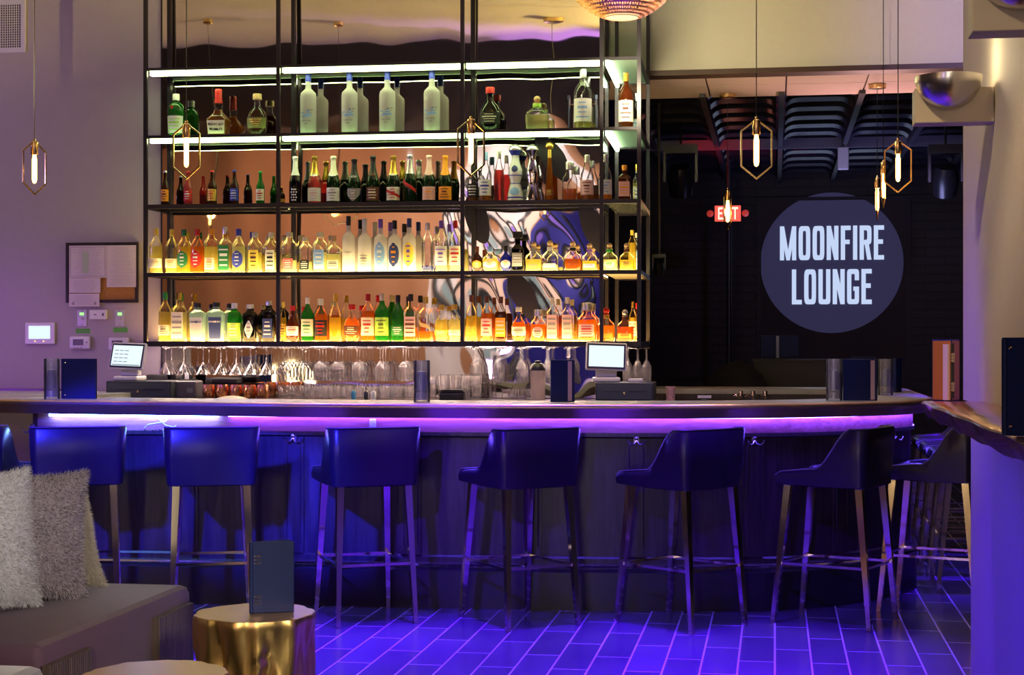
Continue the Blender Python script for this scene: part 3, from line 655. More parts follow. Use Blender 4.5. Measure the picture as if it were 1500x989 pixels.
 (3, 601.7, 431, 19, 'square', 'clear', 'orange', .30, 'pink', 'brown', 'black', None, 'clear and orange whisky bottle with pink-cream label', None),
 (3, 623.5, 434.6, 20, 'square', 'clear', 'orange', .22, 'cork', 'grey', 'gold', 'sash', 'square whisky bottle with slanted bronze label', None),
 (3, 646.4, 446.8, 20, 'round', 'clear', 'ltyellow', .60, 'yellow', 'cream', 'gold', 'low', 'short rounded bottle of pale yellow spirit', None),
 (3, 666, 446, 19, 'round', 'clear', 'pale', .60, 'cream', 'grey', 'gold', 'low', 'short rounded bottle of nearly clear spirit', None),
 (3, 690.5, 432.3, 17, 'std', 'clear', 'yellow', .55, 'gold', 'yellow', 'brown', 'low', 'yellow bottle with brown cap', None),
 (3, 713, 434, 17, 'std', 'clear', 'orange', .62, 'pink', 'red', 'brown', None, 'orange whiskey bottle with pink label and brown cap', None),
 (3, 733.8, 434.6, 17, 'square', 'clear', 'damber', .66, 'orange', 'pink', 'brown', None, 'dark amber whiskey bottle with orange label', None),
 (3, 760, 449.7, 21, 'round', 'clear', 'orange', .56, 'cream', 'brown', 'cream', None, 'rounded orange whiskey bottle with cream cap', None),
 (3, 788.3, 453.5, 22, 'jar', 'clear', 'orange', .54, 'pink', 'brown', 'silver', 'oval', 'short wide orange whiskey bottle with pink label', None),
 (3, 809, 435.6, 17, 'square', 'clear', 'orange', .40, 'pink', 'grey', 'cream', 'big', 'tall narrow bourbon bottle with grey-pink label', None),
 (3, 831, 435.6, 17, 'square', 'clear', 'yellow', .40, 'pink', 'grey', 'cream', 'big', 'tall narrow bourbon bottle with mauve label', None),
 (3, 860, 443.5, 28, 'jar', 'clear', 'orange', .56, 'pink', 'red', 'silver', None, 'large wide whiskey bottle with big silver cap', None),
 (3, 888, 450, 25, 'squat', 'clear', 'orange', .46, 'amber', 'gold', 'red', 'low', 'domed bourbon bottle with dark red stopper', None),
 (3, 915.7, 453.5, 25, 'squat', 'clear', 'amber', .46, 'gold', 'brown', 'silver', 'low', 'domed amber bourbon bottle with silver stopper', None),
]
BAYN = ['left bay', 'middle bay', 'right bay', 'end bay']
def bay(x): return 0 if x < 407 else 1 if x < 677 else 2 if x < 882 else 3
cnt = {}
for i, row in enumerate(B):
    r, x, top, wpx, style, g, lq, fill, lb, pr, cap, shape, desc, txt = row
    d = .155
    p = onw(x, CY, d); Z = wdepth(x, d); zb = LEV[ROWBASE[r]]+.0002
    zt = H+(505-top)/F*Z; Hh = zt-zb; R = wpx*Z/F/2
    k = (r, bay(x)); cnt[k] = cnt.get(k, 0)+1
    lab = '%s, %s in %s, %s' % (desc, ORD[cnt[k]], BAYN[k[1]], SHELFN[r])
    if len(lab.split()) > 16: lab = '%s, %s in %s, %s' % (desc, ORD[cnt[k]], BAYN[k[1]], {0: 'top shelf', 1: 'champagne shelf', 2: 'vodka shelf', 3: 'lowest shelf'}[r])
    while len(lab.split()) > 16: lab = desc+', '+{0: 'top shelf', 1: 'champagne shelf', 2: 'vodka shelf', 3: 'lowest shelf'}[r] if not lab.startswith(desc+', t') and len((desc+', top shelf').split()) <= 15 else ' '.join(lab.split()[:16])
    e = thing({'beer': 'beer_bottle', 'champ': 'champagne_bottle', 'azul': 'tequila_decanter'}.get(style, 'liquor_bottle'), lab, 'bottle', (p.x, p.y, zb), WA, 'bottles on the '+SHELFN[r])
    bottle(e, style, R, Hh, g, lq, fill, lb, pr, cap, shape, txt, i)
    if i == 0:      # red seal
        MB().lathe([(.10*R*2, 0), (.10*R*2, .002), (.001, .0025)], 12).build('seal', lblm('red'), e, loc=(-.2*R, -R*.93, .68*Hh), rot=(PI/2, 0, 0))
    if style == 'azul' and g == 'white':
        pf = PROF['azul'][0]; b = MB()
        for (t0, t1) in ((.05, .075), (.30, .315), (.44, .455), (.80, .88)):
            b.lathe([(rad_at(pf, t)*R+.0008, t*Hh) for t in (t0, (t0+t1)/2, t1)], 18, False, False)
        b.build('blue_bands', lblm('blue'), e, smooth=True)
        pb = patch(pf, R, Hh, .10, .24, .7, 0, 1, .001, 'oval'); pb.build('blue_crest', lblm('sky'), e, smooth=True)
        pb = patch(pf, R, Hh, .50, .62, .5, 0, 1, .001, 'oval'); pb.build('blue_crest', lblm('navy'), e, smooth=True)
    if desc.startswith('gold-foil'):
        pb = patch(PROF['champ'][0], R, Hh, .10, .30, 1.2, 0, 1, .002, 'sash'); pb.build('sash', lblm('red'), e, smooth=True)
    if desc.startswith('black champagne'):
        b = MB()
        for q in range(5):
            for s in (-1, 0, 1):
                pb = patch(PROF['champ'][0], R, Hh, .06+q*.055, .10+q*.055, .16, 0, 1, .001, 'diamond', 4, s*(.42 if q % 2 else .28)); b.add(pb.v, pb.f)
        b.build('ornament', lblm('white'), e, smooth=True)
    if 'cradle' in desc:
        st = thing('bottle_cradle', 'metal cradle stand around the large tequila bottle on the top shelf', 'stand', (p.x, p.y, zb), WA)
        for s in (-1, 1):
            MB().box(s*R*1.5-.004, s*R*1.5+.004, -.03, .03, 0, Hh*.55).box(s*R*1.5-.008, s*R*1.5+.008, -.034, -.026, Hh*.5, Hh*.56).build('side_plate', mat('blue_steel', (.10, .13, .22), .3, .8), st)
            MB().tube([(s*R*1.5, 0, Hh*.42), (s*R*1.03, 0, Hh*.42)], .0025).build('pin', BRASS, st)
        MB().box(-R*1.6, R*1.6, -.034, -.027, .0, .008).build('foot', mat('blue_steel'), st)
# tall frosted magnums: one built, three copies
base = None
for k, x in enumerate((451.6, 512, 567.4, 632.6)):
    d = .155; p = onw(x, CY, d); Z = wdepth(x, d); zb = LEV[1]+.0002; zt = H+(505-(104, 103, 102, 101)[k])/F*Z
    lab = 'tall frosted vodka magnum with blue cap, %s of the four on the top shelf' % ('leftmost', 'second', 'third', 'rightmost')[k]
    if base is None:
        base = thing('vodka_magnum', lab, 'bottle', (p.x, p.y, zb), WA, 'frosted magnums on the top shelf')
        R = 23.5*Z/F/2; Hh = zt-zb
        bottle(base, 'tall', R, Hh, 'frost', None, 0, None, None, 'blue', None, [("GREY GOOSE", .205, .0125, 'grey'), ("VODKA", .16, .009, 'grey')])
        b = MB(); pf = PROF['tall'][0]; rnd = random.Random(3)
        for q in range(9):
            t = .29+rnd.uniform(-.03, .07); pb = patch(pf, R, Hh, t, t+.02, rnd.uniform(.15, .4), 0, 1, .001, 'oval', 6, rnd.uniform(-.7, .7)); b.add(pb.v, pb.f)
        b.build('blue_picture', lblm('sky'), base, smooth=True)
        b = MB()
        for q in range(5):
            t = .31+rnd.uniform(-.02, .07); pb = patch(pf, R, Hh, t, t+.014, .14, 0, 1, .0014, 'oval', 6, rnd.uniform(-.2, .9)); b.add(pb.v, pb.f)
        b.build('grey_picture', lblm('grey'), base, smooth=True)
    else: dup(base, (p.x, p.y, zb), WA, lab)
# bottles on the deep end bay, seen through the side frame
SB = [(1, 943, 241, 12, 'square', 'clear', 'ltyellow', .6, 'cream', 'gold', 'gold', 'golden bottle at the far side of the end bay, champagne shelf'),
      (1, 950, 244, 12, 'std', 'clear', 'yellow', .6, 'white', 'grey', 'silver', 'rearmost pale bottle of the end bay, champagne shelf'),
      (2, 926, 337, 12, 'plain', 'clear', 'yellow', .7, None, None, 'yellow', 'tall yellow bottle behind the squat tequilas of the end bay'),
      (2, 943.5, 341, 10, 'plain', 'clear', 'pale', .5, 'white', 'sky', 'cream', 'slim clear bottle beside the corner post, vodka shelf'),
      (2, 950.5, 341, 11, 'plain', 'clear', 'pale', .6, 'sky', 'white', 'cream', 'slim clear bottle with blue label, far corner of the vodka shelf'),
      (3, 927, 442, 11, 'std', 'clear', 'yellow', .6, 'cream', 'brown', 'gold', 'yellow bottle between the bourbon and the corner post'),
      (3, 942, 444, 9, 'std', 'damber', None, 0, 'lblgreen', 'red', 'red', 'dark bottle with bright red cap in the end bay, lowest shelf'),
      (3, 950, 459, 9, 'std', 'damber', None, 0, 'cream', 'brown', 'brown', 'small dark bottle with cream label, far corner of the lowest shelf'),
      (0, 936, 137, 14, 'gin', 'clear', 'pale', .5, 'white', 'sky', 'silver', 'clear bottle behind the cognac in the end bay, top shelf')]
for i, (r, x, top, wpx, style, g, lq, fill, lb, pr, cap, desc) in enumerate(SB):
    u_ = ue-.07
    # depth at which this column of the bay appears at pixel x
    best = min((abs((lambda P: CX+F*(P.x*CS+P.y*SN)/(-P.x*SN+P.y*CS))(wpt(u_, dd/100., 0))-x), dd/100.) for dd in range(-62, 10))
    d = best[1]; P = wpt(u_, d, 0); Z = -P.x*SN+P.y*CS; zb = LEV[ROWBASE[r]]+.0002; zt = H+(505-top)/F*Z
    e = thing('liquor_bottle', desc, 'bottle', (P.x, P.y, zb), WA, 'bottles on the '+SHELFN[r])
    bottle(e, style, min(.026, wpx*Z/F/2*1.1), max(.2, zt-zb), g, lq, fill, lb, pr, cap, None, None, 500+i)

# ------------------------------------------------------------------ hanging stemware
RZ = LEV[4]-THK[4]-.001
rack = thing('stemware_rack', 'black steel rails for hanging glasses under the lowest bottle shelf', 'rack', (0, 0, 0))
def glass_mesh(prof, name, n=20):
    b = MB(); b.lathe(prof, n, True, False); o = b.build(name, STEMGLASS, None, smooth=True); COL.objects.unlink(o); return o.data
# profiles hang downward: foot at z=0, rim lowest
martini = glass_mesh([(.001, 0), (.036, -.001), (.036, -.004), (.006, -.008), (.0035, -.02), (.0035, -.095), (.008, -.102), (.052, -.175)], 'martini')
wine = glass_mesh([(.001, 0), (.034, -.001), (.034, -.004), (.006, -.008), (.0035, -.02), (.0035, -.085), (.012, -.092), (.032, -.110), (.041, -.14), (.040, -.18), (.033, -.215)], 'wine')
flute = glass_mesh([(.001, 0), (.030, -.001), (.030, -.004), (.005, -.008), (.0035, -.02), (.0035, -.075), (.010, -.085), (.026, -.115), (.028, -.16), (.024, -.225)], 'flute')
racks = []
for xs, me, nm, depth, dsc in (((241, 268, 296, 322, 345, 366, 389), martini, 'martini_glass', (.20, .085), 'martini glass'),
                          ((417, 443, 468, 493, 523, 557, 591), wine, 'wine_glass', (.225, .14, .055), 'wine glass'),
                          ((694, 727, 762, 800, 831, 918, 933, 946), flute, 'champagne_flute', (.21, .14, .07), 'champagne flute')):
    for i, x in enumerate(xs):
        u_ = wu(x, .22)
        wb(MB(), u_-.012, u_-.006, .02, DEP-.02, RZ-.006, RZ).build('rail', STEEL, rack)
        wb(MB(), u_+.006, u_+.012, .02, DEP-.02, RZ-.006, RZ).build('rail', STEEL, rack)
        for j, d in enumerate(depth):
            P = wpt(u_, d, RZ-.0062)
            o = bpy.data.objects.new(nm, me); COL.objects.link(o); o.location = P
            tag(o, 'hanging %s, %s rack from left under the shelf, %s glass' % (dsc, ORD[i+1], ('front', 'middle', 'rear')[j] if len(depth) == 3 else ('front', 'rear')[j]), 'glass', 'hanging %ss under the shelf' % dsc)

# ------------------------------------------------------------------ back counter with its things
CT = 1.056
cn = thing('back_counter', 'dark back bar counter under the bottle shelves', 'counter', (0, 0, 0))
CD = .62
uL, uR = wu(140, CD), wu(968, CD)
wb(MB(), uL, uR, .012, CD, CT-.03, CT).build('counter_top', mat('dark_counter', (.035, .028, .03), .2), cn)
wb(MB(), uL+.02, uR-.02, .012, CD-.03, .1, CT-.031).build('cabinet', DARKWOOD, cn)
wb(MB(), uL+.05, uR-.05, .05, CD-.08, 0, .0995).build('plinth', BLACKP, cn)
wb(MB(), uR-.7, uR, -.6, .0, CT-.03, CT).build('side_top', mat('dark_counter'), cn) if False else None
def onc(px, d): P = onw(px, CY, d); return Vector((P.x, P.y, CT+.0003))
def cz(px, d): return wdepth(px, d)/F       # metres per pixel there
tumb = glass_mesh([(.001, .004), (.029, .0), (.032, .03), (.036, .085)], 'tumbler')
high = glass_mesh([(.001, .004), (.027, 0), (.030, .05), (.034, .15)], 'highball')
n_ = 0
for j, d in enumerate((.36, .27)):
    for i in range(11):
        x = 418+i*18.2-j*3; P = onc(x, d); o = bpy.data.objects.new('rocks_glass', tumb); COL.objects.link(o); o.location = P
        tag(o, 'clear rocks glass on back counter, %s row, %s from left' % (('front', 'rear')[j], ORD[i+1]), 'glass', 'rocks glasses on the back counter')
for j, d in enumerate((.34, .25)):
    for i in range(5):
        x = 632+i*16.5; P = onc(x, d); o = bpy.data.objects.new('highball_glass', high); COL.objects.link(o); o.location = P
        tag(o, 'clear highball glass right of the acrylic cylinder, %s row, %s from left' % (('front', 'rear')[j], ORD[i+1]), 'glass', 'highball glasses on the back counter')
for i in range(4):
    x = 740+i*11.5; P = onc(x, .30); o = bpy.data.objects.new('shot_glass', tumb); COL.objects.link(o); o.location = P; o.scale = (.66, .66, .8)
    tag(o, 'small shot glass left of the shaker, %s from left' % ORD[i+1], 'glass', 'shot glasses on the back counter')
# copper mugs
COP = mat('hammered_copper', (.85, .36, .18), .2, 1.0, bump=.3, bscale=120)
mug = None
for i, x in enumerate((306, 326, 346, 366, 385)):
    P = onc(x, .40); lab = 'hammered copper mug on back counter, %s of five from left' % ORD[i+1]
    if not mug:
        mug = thing('copper_mug', lab, 'mug', P, -1.5, 'copper mugs on the back counter')
        MB().lathe([(.001, 0), (.030, 0), (.039, .018), (.042, .045), (.040, .070), (.036, .092), (.034, .092), (.038, .07), (.040, .045), (.036, .02), (.001, .006)], 22).build('mug_body', COP, mug, smooth=True)
        MB().tube([(.04+.028*math.sin(PI*k/8), 0, .022+.05*k/8) for k in range(9)], .003, 6).build('handle', BRASS, mug, smooth=True)
    else: dup(mug, P, (-1.3, -1.8, -1.4, -1.75, -1.5)[i], lab)
# cash drawers and tablet registers
def drawer(px0, px1, d, py_top, lab):
    x = (px0+px1)/2; P = onc(x, d); w_ = (px1-px0)*cz(x, d)/2; h_ = .115
    e = thing('cash_drawer', lab, 'cash drawer', P, WA)
    MB().rbox(-w_, w_, 0, .36, .006, h_, .006).build('case', GREYP, e)
    MB().box(-w_*.93, w_*.93, -.008, 0, .014, h_*.86).build('drawer_front', mat('charcoal_front', (.06, .075, .095), .4, .2), e)
    MB().box(-w_*.72, -w_*.08, -.0095, -.008, h_*.52, h_*.56).box(w_*.12, w_*.76, -.0095, -.008, h_*.52, h_*.56).build('slot', BLACKP, e)
    MB().lathe([(.009, 0), (.009, .004), (.006, .006), (.001, .006)], 12).build('lock', CHROME, e, loc=(0, -.0085, h_*.42), rot=(PI/2, 0, 0))
    for sx in (-1, 1): MB().lathe([(.012, 0), (.012, .006)], 10).build('foot', BLACKP, e, loc=(sx*w_*.85, .03, 0))
    return e, P+Vector((0, 0, h_))
SCR = emis('tablet_screen', (.80, .95, 1.0), 1.0)
def tablet(px, d, z, py_top, roll, lab, lean, w_=.252, white=True, txt=False):
    P = onw(px, CY, d); e = thing('tablet_register', lab, 'tablet', (P.x, P.y, z), WA+roll)
    MB().rbox(-.085, .085, -.06, .07, 0, .03, .01).build('base', WHITEP, e)
    MB().rbox(-.065, .065, -.01, .04, .0305, .12, .008).build('stand', WHITEP, e)
    M = Matrix.Translation((0, -.02, .155)) @ Matrix.Rotation(lean, 4, 'X') @ Matrix.Rotation(math.radians(2), 4, 'Y')
    def pan(x0, x1, y0, y1, z0, z1, r): return MB().rbox(x0, x1, y0, y1, z0, z1, r, M @ Matrix.Rotation(PI/2, 4, 'X'))
    pan(-w_/2, w_/2, -.088, .088, -.012, .012, .011).build('frame', WHITEP, e, smooth=True)
    pan(-w_/2+.010, w_/2-.010, -.078, .078, .0125, .0135, .0004).build('bezel', BLACKP, e)
    sc = pan(-w_/2+.020, w_/2-.020, -.066, .066, .0138, .0146, .0003).build('screen', SCR, e)
    b = MB(); MM = M @ Matrix.Rotation(PI/2, 4, 'X')
    if txt:
        for r_ in range(4):
            for c_ in range(3): b.box(-.09+c_*.035, -.062+c_*.035, .03-r_*.024, .036-r_*.024, .0148, .0152, MM)
        b.box(-.10, .10, -.064, -.056, .0148, .0152, MM)
        b.build('screen_text', mat('screen_grey', (.2, .25, .28), .5, emit=(.4, .5, .55), es=.5), e)
    return e
dl, pl = drawer(153, 253, .52, 555, 'charcoal cash drawer on the back counter under the left tablet')
tablet(190, .40, pl.z, 500, math.radians(-10), 'white tablet register with lit text screen, left of the bottle shelves', math.radians(-14), txt=True)
dr, pr_ = drawer(872, 957, .52, 558, 'charcoal cash drawer on the back counter under the right tablet')
tablet(888, .40, pr_.z, 500, math.radians(6), 'white tablet register with blank glowing screen, right end of back bar', math.radians(-14))
P = onw(931, CY, .42); e = thing('card_reader', 'small white card reader on top of the right cash drawer', 'card reader', (P.x, P.y, pr_.z), WA)
MB().rbox(-.045, .045, -.03, .03, 0, .022, .006).build('case', WHITEP, e); MB().box(-.03, .03, -.02, .02, .0222, .0235).build('pad', mat('pad_grey', (.3, .28, .3), .4), e)
P = onc(275, .38); e = thing('receipt_printer', 'dark grey receipt printer beside the left cash drawer', 'printer', P, WA)
MB().rbox(-.07, .07, -.05, .1, 0, .115, .012).build('case', mat('printer_grey', (.10, .09, .10), .4), e)
MB().box(.012, .05, -.0525, -.05, .04, .07).build('button_panel', mat('panel_grey', (.2, .2, .2), .4), e)
MB().box(-.055, .055, -.02, .03, .1155, .122).build('paper_slot', BLACKP, e)
P = onc(275, .14); e = thing('phone_stand', 'black device standing behind the receipt printer', 'device', P, WA)
MB().rbox(-.035, .035, -.012, .012, .0, .20, .006).build('body', BLACKP, e); MB().box(-.015, .012, -.0135, -.0125, .12, .16).build('marking', mat('pale_grey', (.6, .6, .62), .4), e)
for k, (x, hh) in enumerate(((232, .15), (330, .135))):
    P = onc(x+k*0+(1-k)*2, .20 if k else .075); e = thing('bag_stack', ('low stack of black trays behind left cash drawer', 'pile of black folded bags behind the copper mugs')[k], 'stack', P, WA)
    for q in range(3):
        MB().rbox(-.10+q*.01, .10+(.06 if k else 0)-q*.03, -.05, .05, q*hh/3, (q+1)*hh/3-.002, .012).build('layer', mat('matte_black', (.012, .012, .014), .7), e)
P = onc(340, .47); e = MB(); pts = []
for (r, z) in ((.10, 0), (.105, .006), (.08, .014), (.04, .022), (.001, .026)): pts.append((r, z))
o = e.lathe(pts, 20, dy=.5).build('folded_towel', mat('cream_towel', (.72, .64, .52), .9, bump=.4, bscale=60), smooth=True); o.location = P; tag(o, 'cream folded bar towel lying in front of the copper mugs', 'towel')
# shaker, napkin caddy, cups
P = onc(788, .47); e = thing('cocktail_shaker', 'frosted plastic shaker jug with dark lid beside the blue menu', 'shaker', P)
MB().lathe([(.001, 0), (.040, 0), (.042, .01), (.048, .185), (.046, .186)], 20).build('jug', glass('cloudy_plastic', (.75, .68, .68), body=.7, bodycol=(.62, .52, .50), gloss=.4, rough=.2), e, smooth=True)
MB().lathe([(.050, .186), (.051, .20), (.036, .225), (.018, .232), (.018, .245), (.001, .246)], 20).build('lid', BLACKP, e, smooth=True)
P = onc(663, .50); e = thing('napkin_caddy', 'black bar caddy holding dark napkins right of the acrylic cylinder', 'caddy', P, WA)
MB().rbox(-.075, .075, -.05, .05, 0, .05, .01).build('tray', BLACKP, e)
for q in range(3): MB().box(-.085+q*.01, .08-q*.008, -.048, .045, .052+q*.006, .056+q*.006).build('napkin', mat('matte_black'), e)
P = onc(951, .40); o = MB().lathe([(.001, 0), (.026, 0), (.030, .09), (.028, .09), (.025, .004), (.001, .004)], 16).build('matchbox_cup', mat('printed_cup', (.6, .35, .3), .4, noise=.8, nscale=60), smooth=True); o.location = (P.x+.13, P.y, CT+.0003); tag(o, 'small printed cup at the right end of the back counter', 'cup')
for k, (x, c) in enumerate(((518, (.05, .25, .4)), (536, (.02, .02, .02)), (547, (.6, .6, .6)))):
    P = onc(x, .55); o = MB().lathe([(.001, 0), (.014, 0), (.016, .05), (.008, .06), (.001, .065)], 12).build('bitters_bottle', mat('small_%d' % k, c, .3), smooth=True); o.location = P
    tag(o, ('small blue-grey bitters bottle', 'small black bitters bottle', 'small silver pourer bottle')[k]+' standing at the counter front', 'bottle')

# ------------------------------------------------------------------ left wall fittings
def onwall(px, py): P = onw(px, py, 0); return P
ps = wdepth(100)/F
def wthing(name, lab, cat, px, py): P = onw(px, py, -.012); return thing(name, lab, cat, P, WA)
e = wthing('air_vent', 'white slatted air vent grille at the top left of the wall', 'vent', 3, 39)
hw, hh = 37*ps, 39*ps
MB().box(-hw, hw, -.012, 0, -hh, -hh+.03).box(-hw, hw, -.012, 0, hh-.03, hh).box(-hw, -hw+.03, -.012, 0, -hh+.03, hh-.03).box(hw-.03, hw, -.012, 0, -hh+.03, hh-.03).build('frame', mat('vent_white', (.62, .58, .66), .5), e)
b = MB()
for i in range(18): x = -hw+.032+i*(2*hw-.064)/17; b.box(x-.0022, x+.0022, -.008, -.002, -hh+.03, hh-.03)
for i in range(19): z = -hh+.032+i*(2*hh-.064)/18; b.box(-hw+.03, hw-.03, -.0085, -.0025, z-.0018, z+.0018)
b.build('grille', mat('vent_white'), e)
MB().box(-hw+.03, hw-.03, -.0015, -.0005, -hh+.03, hh-.03).build('duct_dark', BLACKP, e)
# pin board
e = wthing('pin_board', 'black framed cork board with pinned permits on the left wall', 'pin board', 150.5, 399.5)
hw, hh = 55*ps, 44*ps; fr = .02
MB().box(-hw, hw, -.02, 0, -hh, -hh+fr).box(-hw, hw, -.02, 0, hh-fr, hh).box(-hw, -hw+fr, -.02, 0, -hh+fr, hh-fr).box(hw-fr, hw, -.02, 0, -hh+fr, hh-fr).build('frame', mat('frame_black', (.02, .013, .012), .35), e)
MB().box(-hw+fr, hw-fr, -.008, 0, -hh+fr, hh-fr).build('cork', mat('cork_board', (.42, .20, .04), .9, noise=.3, nscale=90), e)
def sheet(x0, x1, y0, y1, lab, dy, lines, green=False, seal=False):
    cx, cy = 150.5, 399.5; X0, X1, Z0, Z1 = (x0-cx)*ps, (x1-cx)*ps, (cy-y1)*ps, (cy-y0)*ps
    P = onw(150.5, 399.5, -.012); s = thing('paper_notice', lab, 'paper', P, WA, 'papers on the cork board')
    MB().box(X0, X1, -.0215-dy, -.0205-dy, Z0, Z1).build('sheet', mat('paper_white', (.66, .58, .60), .8), s)
    b = MB(); rnd = random.Random(int(x0*7+y0)); z = Z1-.016
    while z > Z0+.01:
        w_ = (X1-X0)*rnd.uniform(.45, .82); c = (X0+X1)/2; b.box(c-w_/2, c+w_/2, -.0222-dy, -.0216-dy, z-.0016, z); z -= lines
    b.build('print', mat('paper_print', (.34, .30, .32), .8), s)
    if green: MB().box(X0+(X1-X0)*.35, X0+(X1-X0)*.52, -.0228-dy, -.0223-dy, Z0+.03, Z1-.04).build('green_stripe', mat('pale_green', (.42, .52, .36), .8), s)
    if green:
        b = MB()
        for (a, c2, d2, e2) in ((X0+.008, X1-.008, Z1-.012, Z1-.009), (X0+.008, X1-.008, Z0+.009, Z0+.012), (X0+.008, X0+.011, Z0+.012, Z1-.012), (X1-.011, X1-.008, Z0+.012, Z1-.012)): b.box(a, c2, -.0228-dy, -.0223-dy, d2, e2)
        b.build('border', mat('paper_print'), s)
    if seal:
        for xx in (.14, .86): MB().lathe([(.010, 0), (.010, .0006), (.007, .0008), (.001, .0008)], 14).build('seal', mat('paper_print'), s, loc=(X0+(X1-X0)*xx, -.0222-dy, Z0+.02), rot=(PI/2, 0, 0))
sheet(101, 158, 360, 407, 'white permit sheet with green stripe and dotted border, top left on cork board', 0, .010, True)
sheet(158.5, 203, 360, 421, 'white typed letter pinned at the right of the cork board', 0, .011)
sheet(101, 149, 407.5, 429, 'small white notice with dark green heading, below the permit', .002, .010)
sheet(101, 147.5, 430, 449, 'lowest white notice with two round seals, hanging over board frame', .003, .008, seal=True)
P = onw(150.5, 399.5, -.012)
# tablet panel on the wall, intercom plates, thermostats
e = wthing('control_panel', 'white wall control panel with glowing screen, left of the cork board', 'control panel', 60, 488.5)
MB().rbox(-23*ps, 23*ps, -16*ps, 16*ps, 0, .02, .006, Matrix.Rotation(PI/2, 4, 'X')).build('case', WHITEP, e)
MB().box(-17*ps, 16*ps, -.0215, -.0202, -8*ps, 11*ps).build('screen', emis('panel_screen', (.72, .9, 1.), 1.05), e)
for sx in (-7, 6): MB().box((sx-1)*ps, (sx+1)*ps, -.022, -.0205, -12.5*ps, -10.5*ps).build('button_light', emis('amber_button', (1, .75, .3), 1.2), e)
for k, x in enumerate((120.5, 176)):
    e = wthing('volume_plate', ('left', 'right')[k]+' metal wall plate with green light under the cork board', 'wall plate', x, 466)
    MB().rbox(-7.5*ps, 7.5*ps, -12*ps, 12*ps, 0, .006, .002, Matrix.Rotation(PI/2, 4, 'X')).build('plate', mat('brushed_plate', (.55, .55, .52), .35, .5), e)
    MB().box(-3*ps, 3*ps, -.0115, -.0063, 4*ps, 8*ps).build('green_light', emis('green_led', (.35, 1, .25), 1.4), e)
    MB().lathe([(.009, 0), (.009, .008), (.001, .009)], 14).build('knob', mat('brushed_plate'), e, loc=(0, -.0062, -1*ps), rot=(PI/2, 0, 0))
    for sz in (-9.5, 10): MB().lathe([(.003, 0), (.003, .002), (.001, .002)], 8).build('screw', BLACKP, e, loc=(0, -.0062, sz*ps), rot=(PI/2, 0, 0))
    tp = wthing('green_tape', ('left', 'right')[k]+' strip of green tape on the wall below a metal plate', 'tape', x+(.5 if k else 1), 485 if k == 0 else 483.5)
    MB().box(-11*ps, 11*ps, -.0012, 0, -3.5*ps, 3.5*ps).build('tape', mat('tape_green', (.10, .38, .04), .6), tp)
e = wthing('switch_box', 'small white rectangular sensor box between the two metal plates', 'switch', 145.5, 461)
MB().rbox(-13*ps, 13*ps, -7*ps, 7*ps, 0, .028, .005, Matrix.Rotation(PI/2, 4, 'X')).build('case', WHITEP, e)
MB().box(7*ps, 9*ps, -.0295, -.028, -2*ps, 2*ps).box(-6*ps, -2*ps, -.0292, -.028, -.6*ps, .6*ps).build('slot', BLACKP, e)
for k, (x, y) in enumerate(((119, 502), (176, 504))):
    e = wthing('thermostat', 'white wall thermostat '+('with grey display, below the left tape', 'partly hidden behind the left tablet')[k], 'thermostat', x, y)
    MB().rbox(-16*ps, 16*ps, -9.5*ps, 9.5*ps, 0, .03, .012, Matrix.Rotation(PI/2, 4, 'X')).build('case', WHITEP, e, smooth=True)
    MB().box(-10*ps, 6*ps, -.0315, -.0302, -4*ps, 5*ps).build('display', mat('lcd_grey', (.13, .13, .12), .3), e)
    for q in range(3): MB().box((-9+q*5)*ps, (-6+q*5)*ps, -.0315, -.0302, -8*ps, -6.6*ps).build('button', mat('button_grey', (.35, .33, .35), .4), e)
    MB().lathe([(.007, 0), (.007, .002), (.001, .002)], 10).build('dial', mat('button_grey'), e, loc=(11*ps, -.0302, .5*ps), rot=(PI/2, 0, 0))

# ------------------------------------------------------------------ the bar
def smooth_path(pts, step=.08):
    out = []
    P = [pts[0]*2-pts[1]]+pts+[pts[-1]*2-pts[-2]]
    for i in range(1, len(P)-2):
        a, b, c, d = P[i-1], P[i], P[i+1], P[i+2]; n = max(1, int((c-b).length/step))
        for k in range(n):
            t = k/n
            out.append(.5*((2*b)+(c-a)*t+(2*a-5*b+4*c-d)*t*t+(3*b-3*c+d-a)*t**3))
    out.append(pts[-1]); return out
def normals(path):
    N_ = []
    for i in range(len(path)):
        t = path[min(i+1, len(path)-1)]-path[max(i-1, 0)]; t.normalize(); N_.append(Vector((t.y, -t.x, 0)))   # outward (towards the room)
    return N_
def sweep(path, prof, name, m, parent, i0=0, i1=None, smooth=False, closed=True):
    """prof: closed loop of (outward offset, z)"""
    N_ = normals(path); b = MB(); rings = []
    for i in range(i0, (i1 or len(path))):
        rings.append([path[i]+N_[i]*o_+Vector((0, 0, z)) for o_, z in prof])
    b.loft(rings); return b.build(name, m, parent, smooth=smooth)
V = lambda x, y: Vector((x, y, 0))
def fl(px, Z): p = atd(px, Z); return V(p.x, p.y)
TOP = 1.10
nose = smooth_path([fl(-160, 9.25), fl(0, 8.98), fl(120, 8.80), fl(250, 8.66), fl(430, 8.47), fl(650, 8.34), fl(870, 8.28), fl(1060, 8.30), fl(1180, 8.40), fl(1280, 8.60), V(.74, 9.06), V(.86, 9.45), V(.88, 9.9), V(.88, 10.6), V(.88, 11.45), V(.78, 11.68), V(.5, 11.75), V(-.4, 11.75), V(-.95, 11.75)], .07)
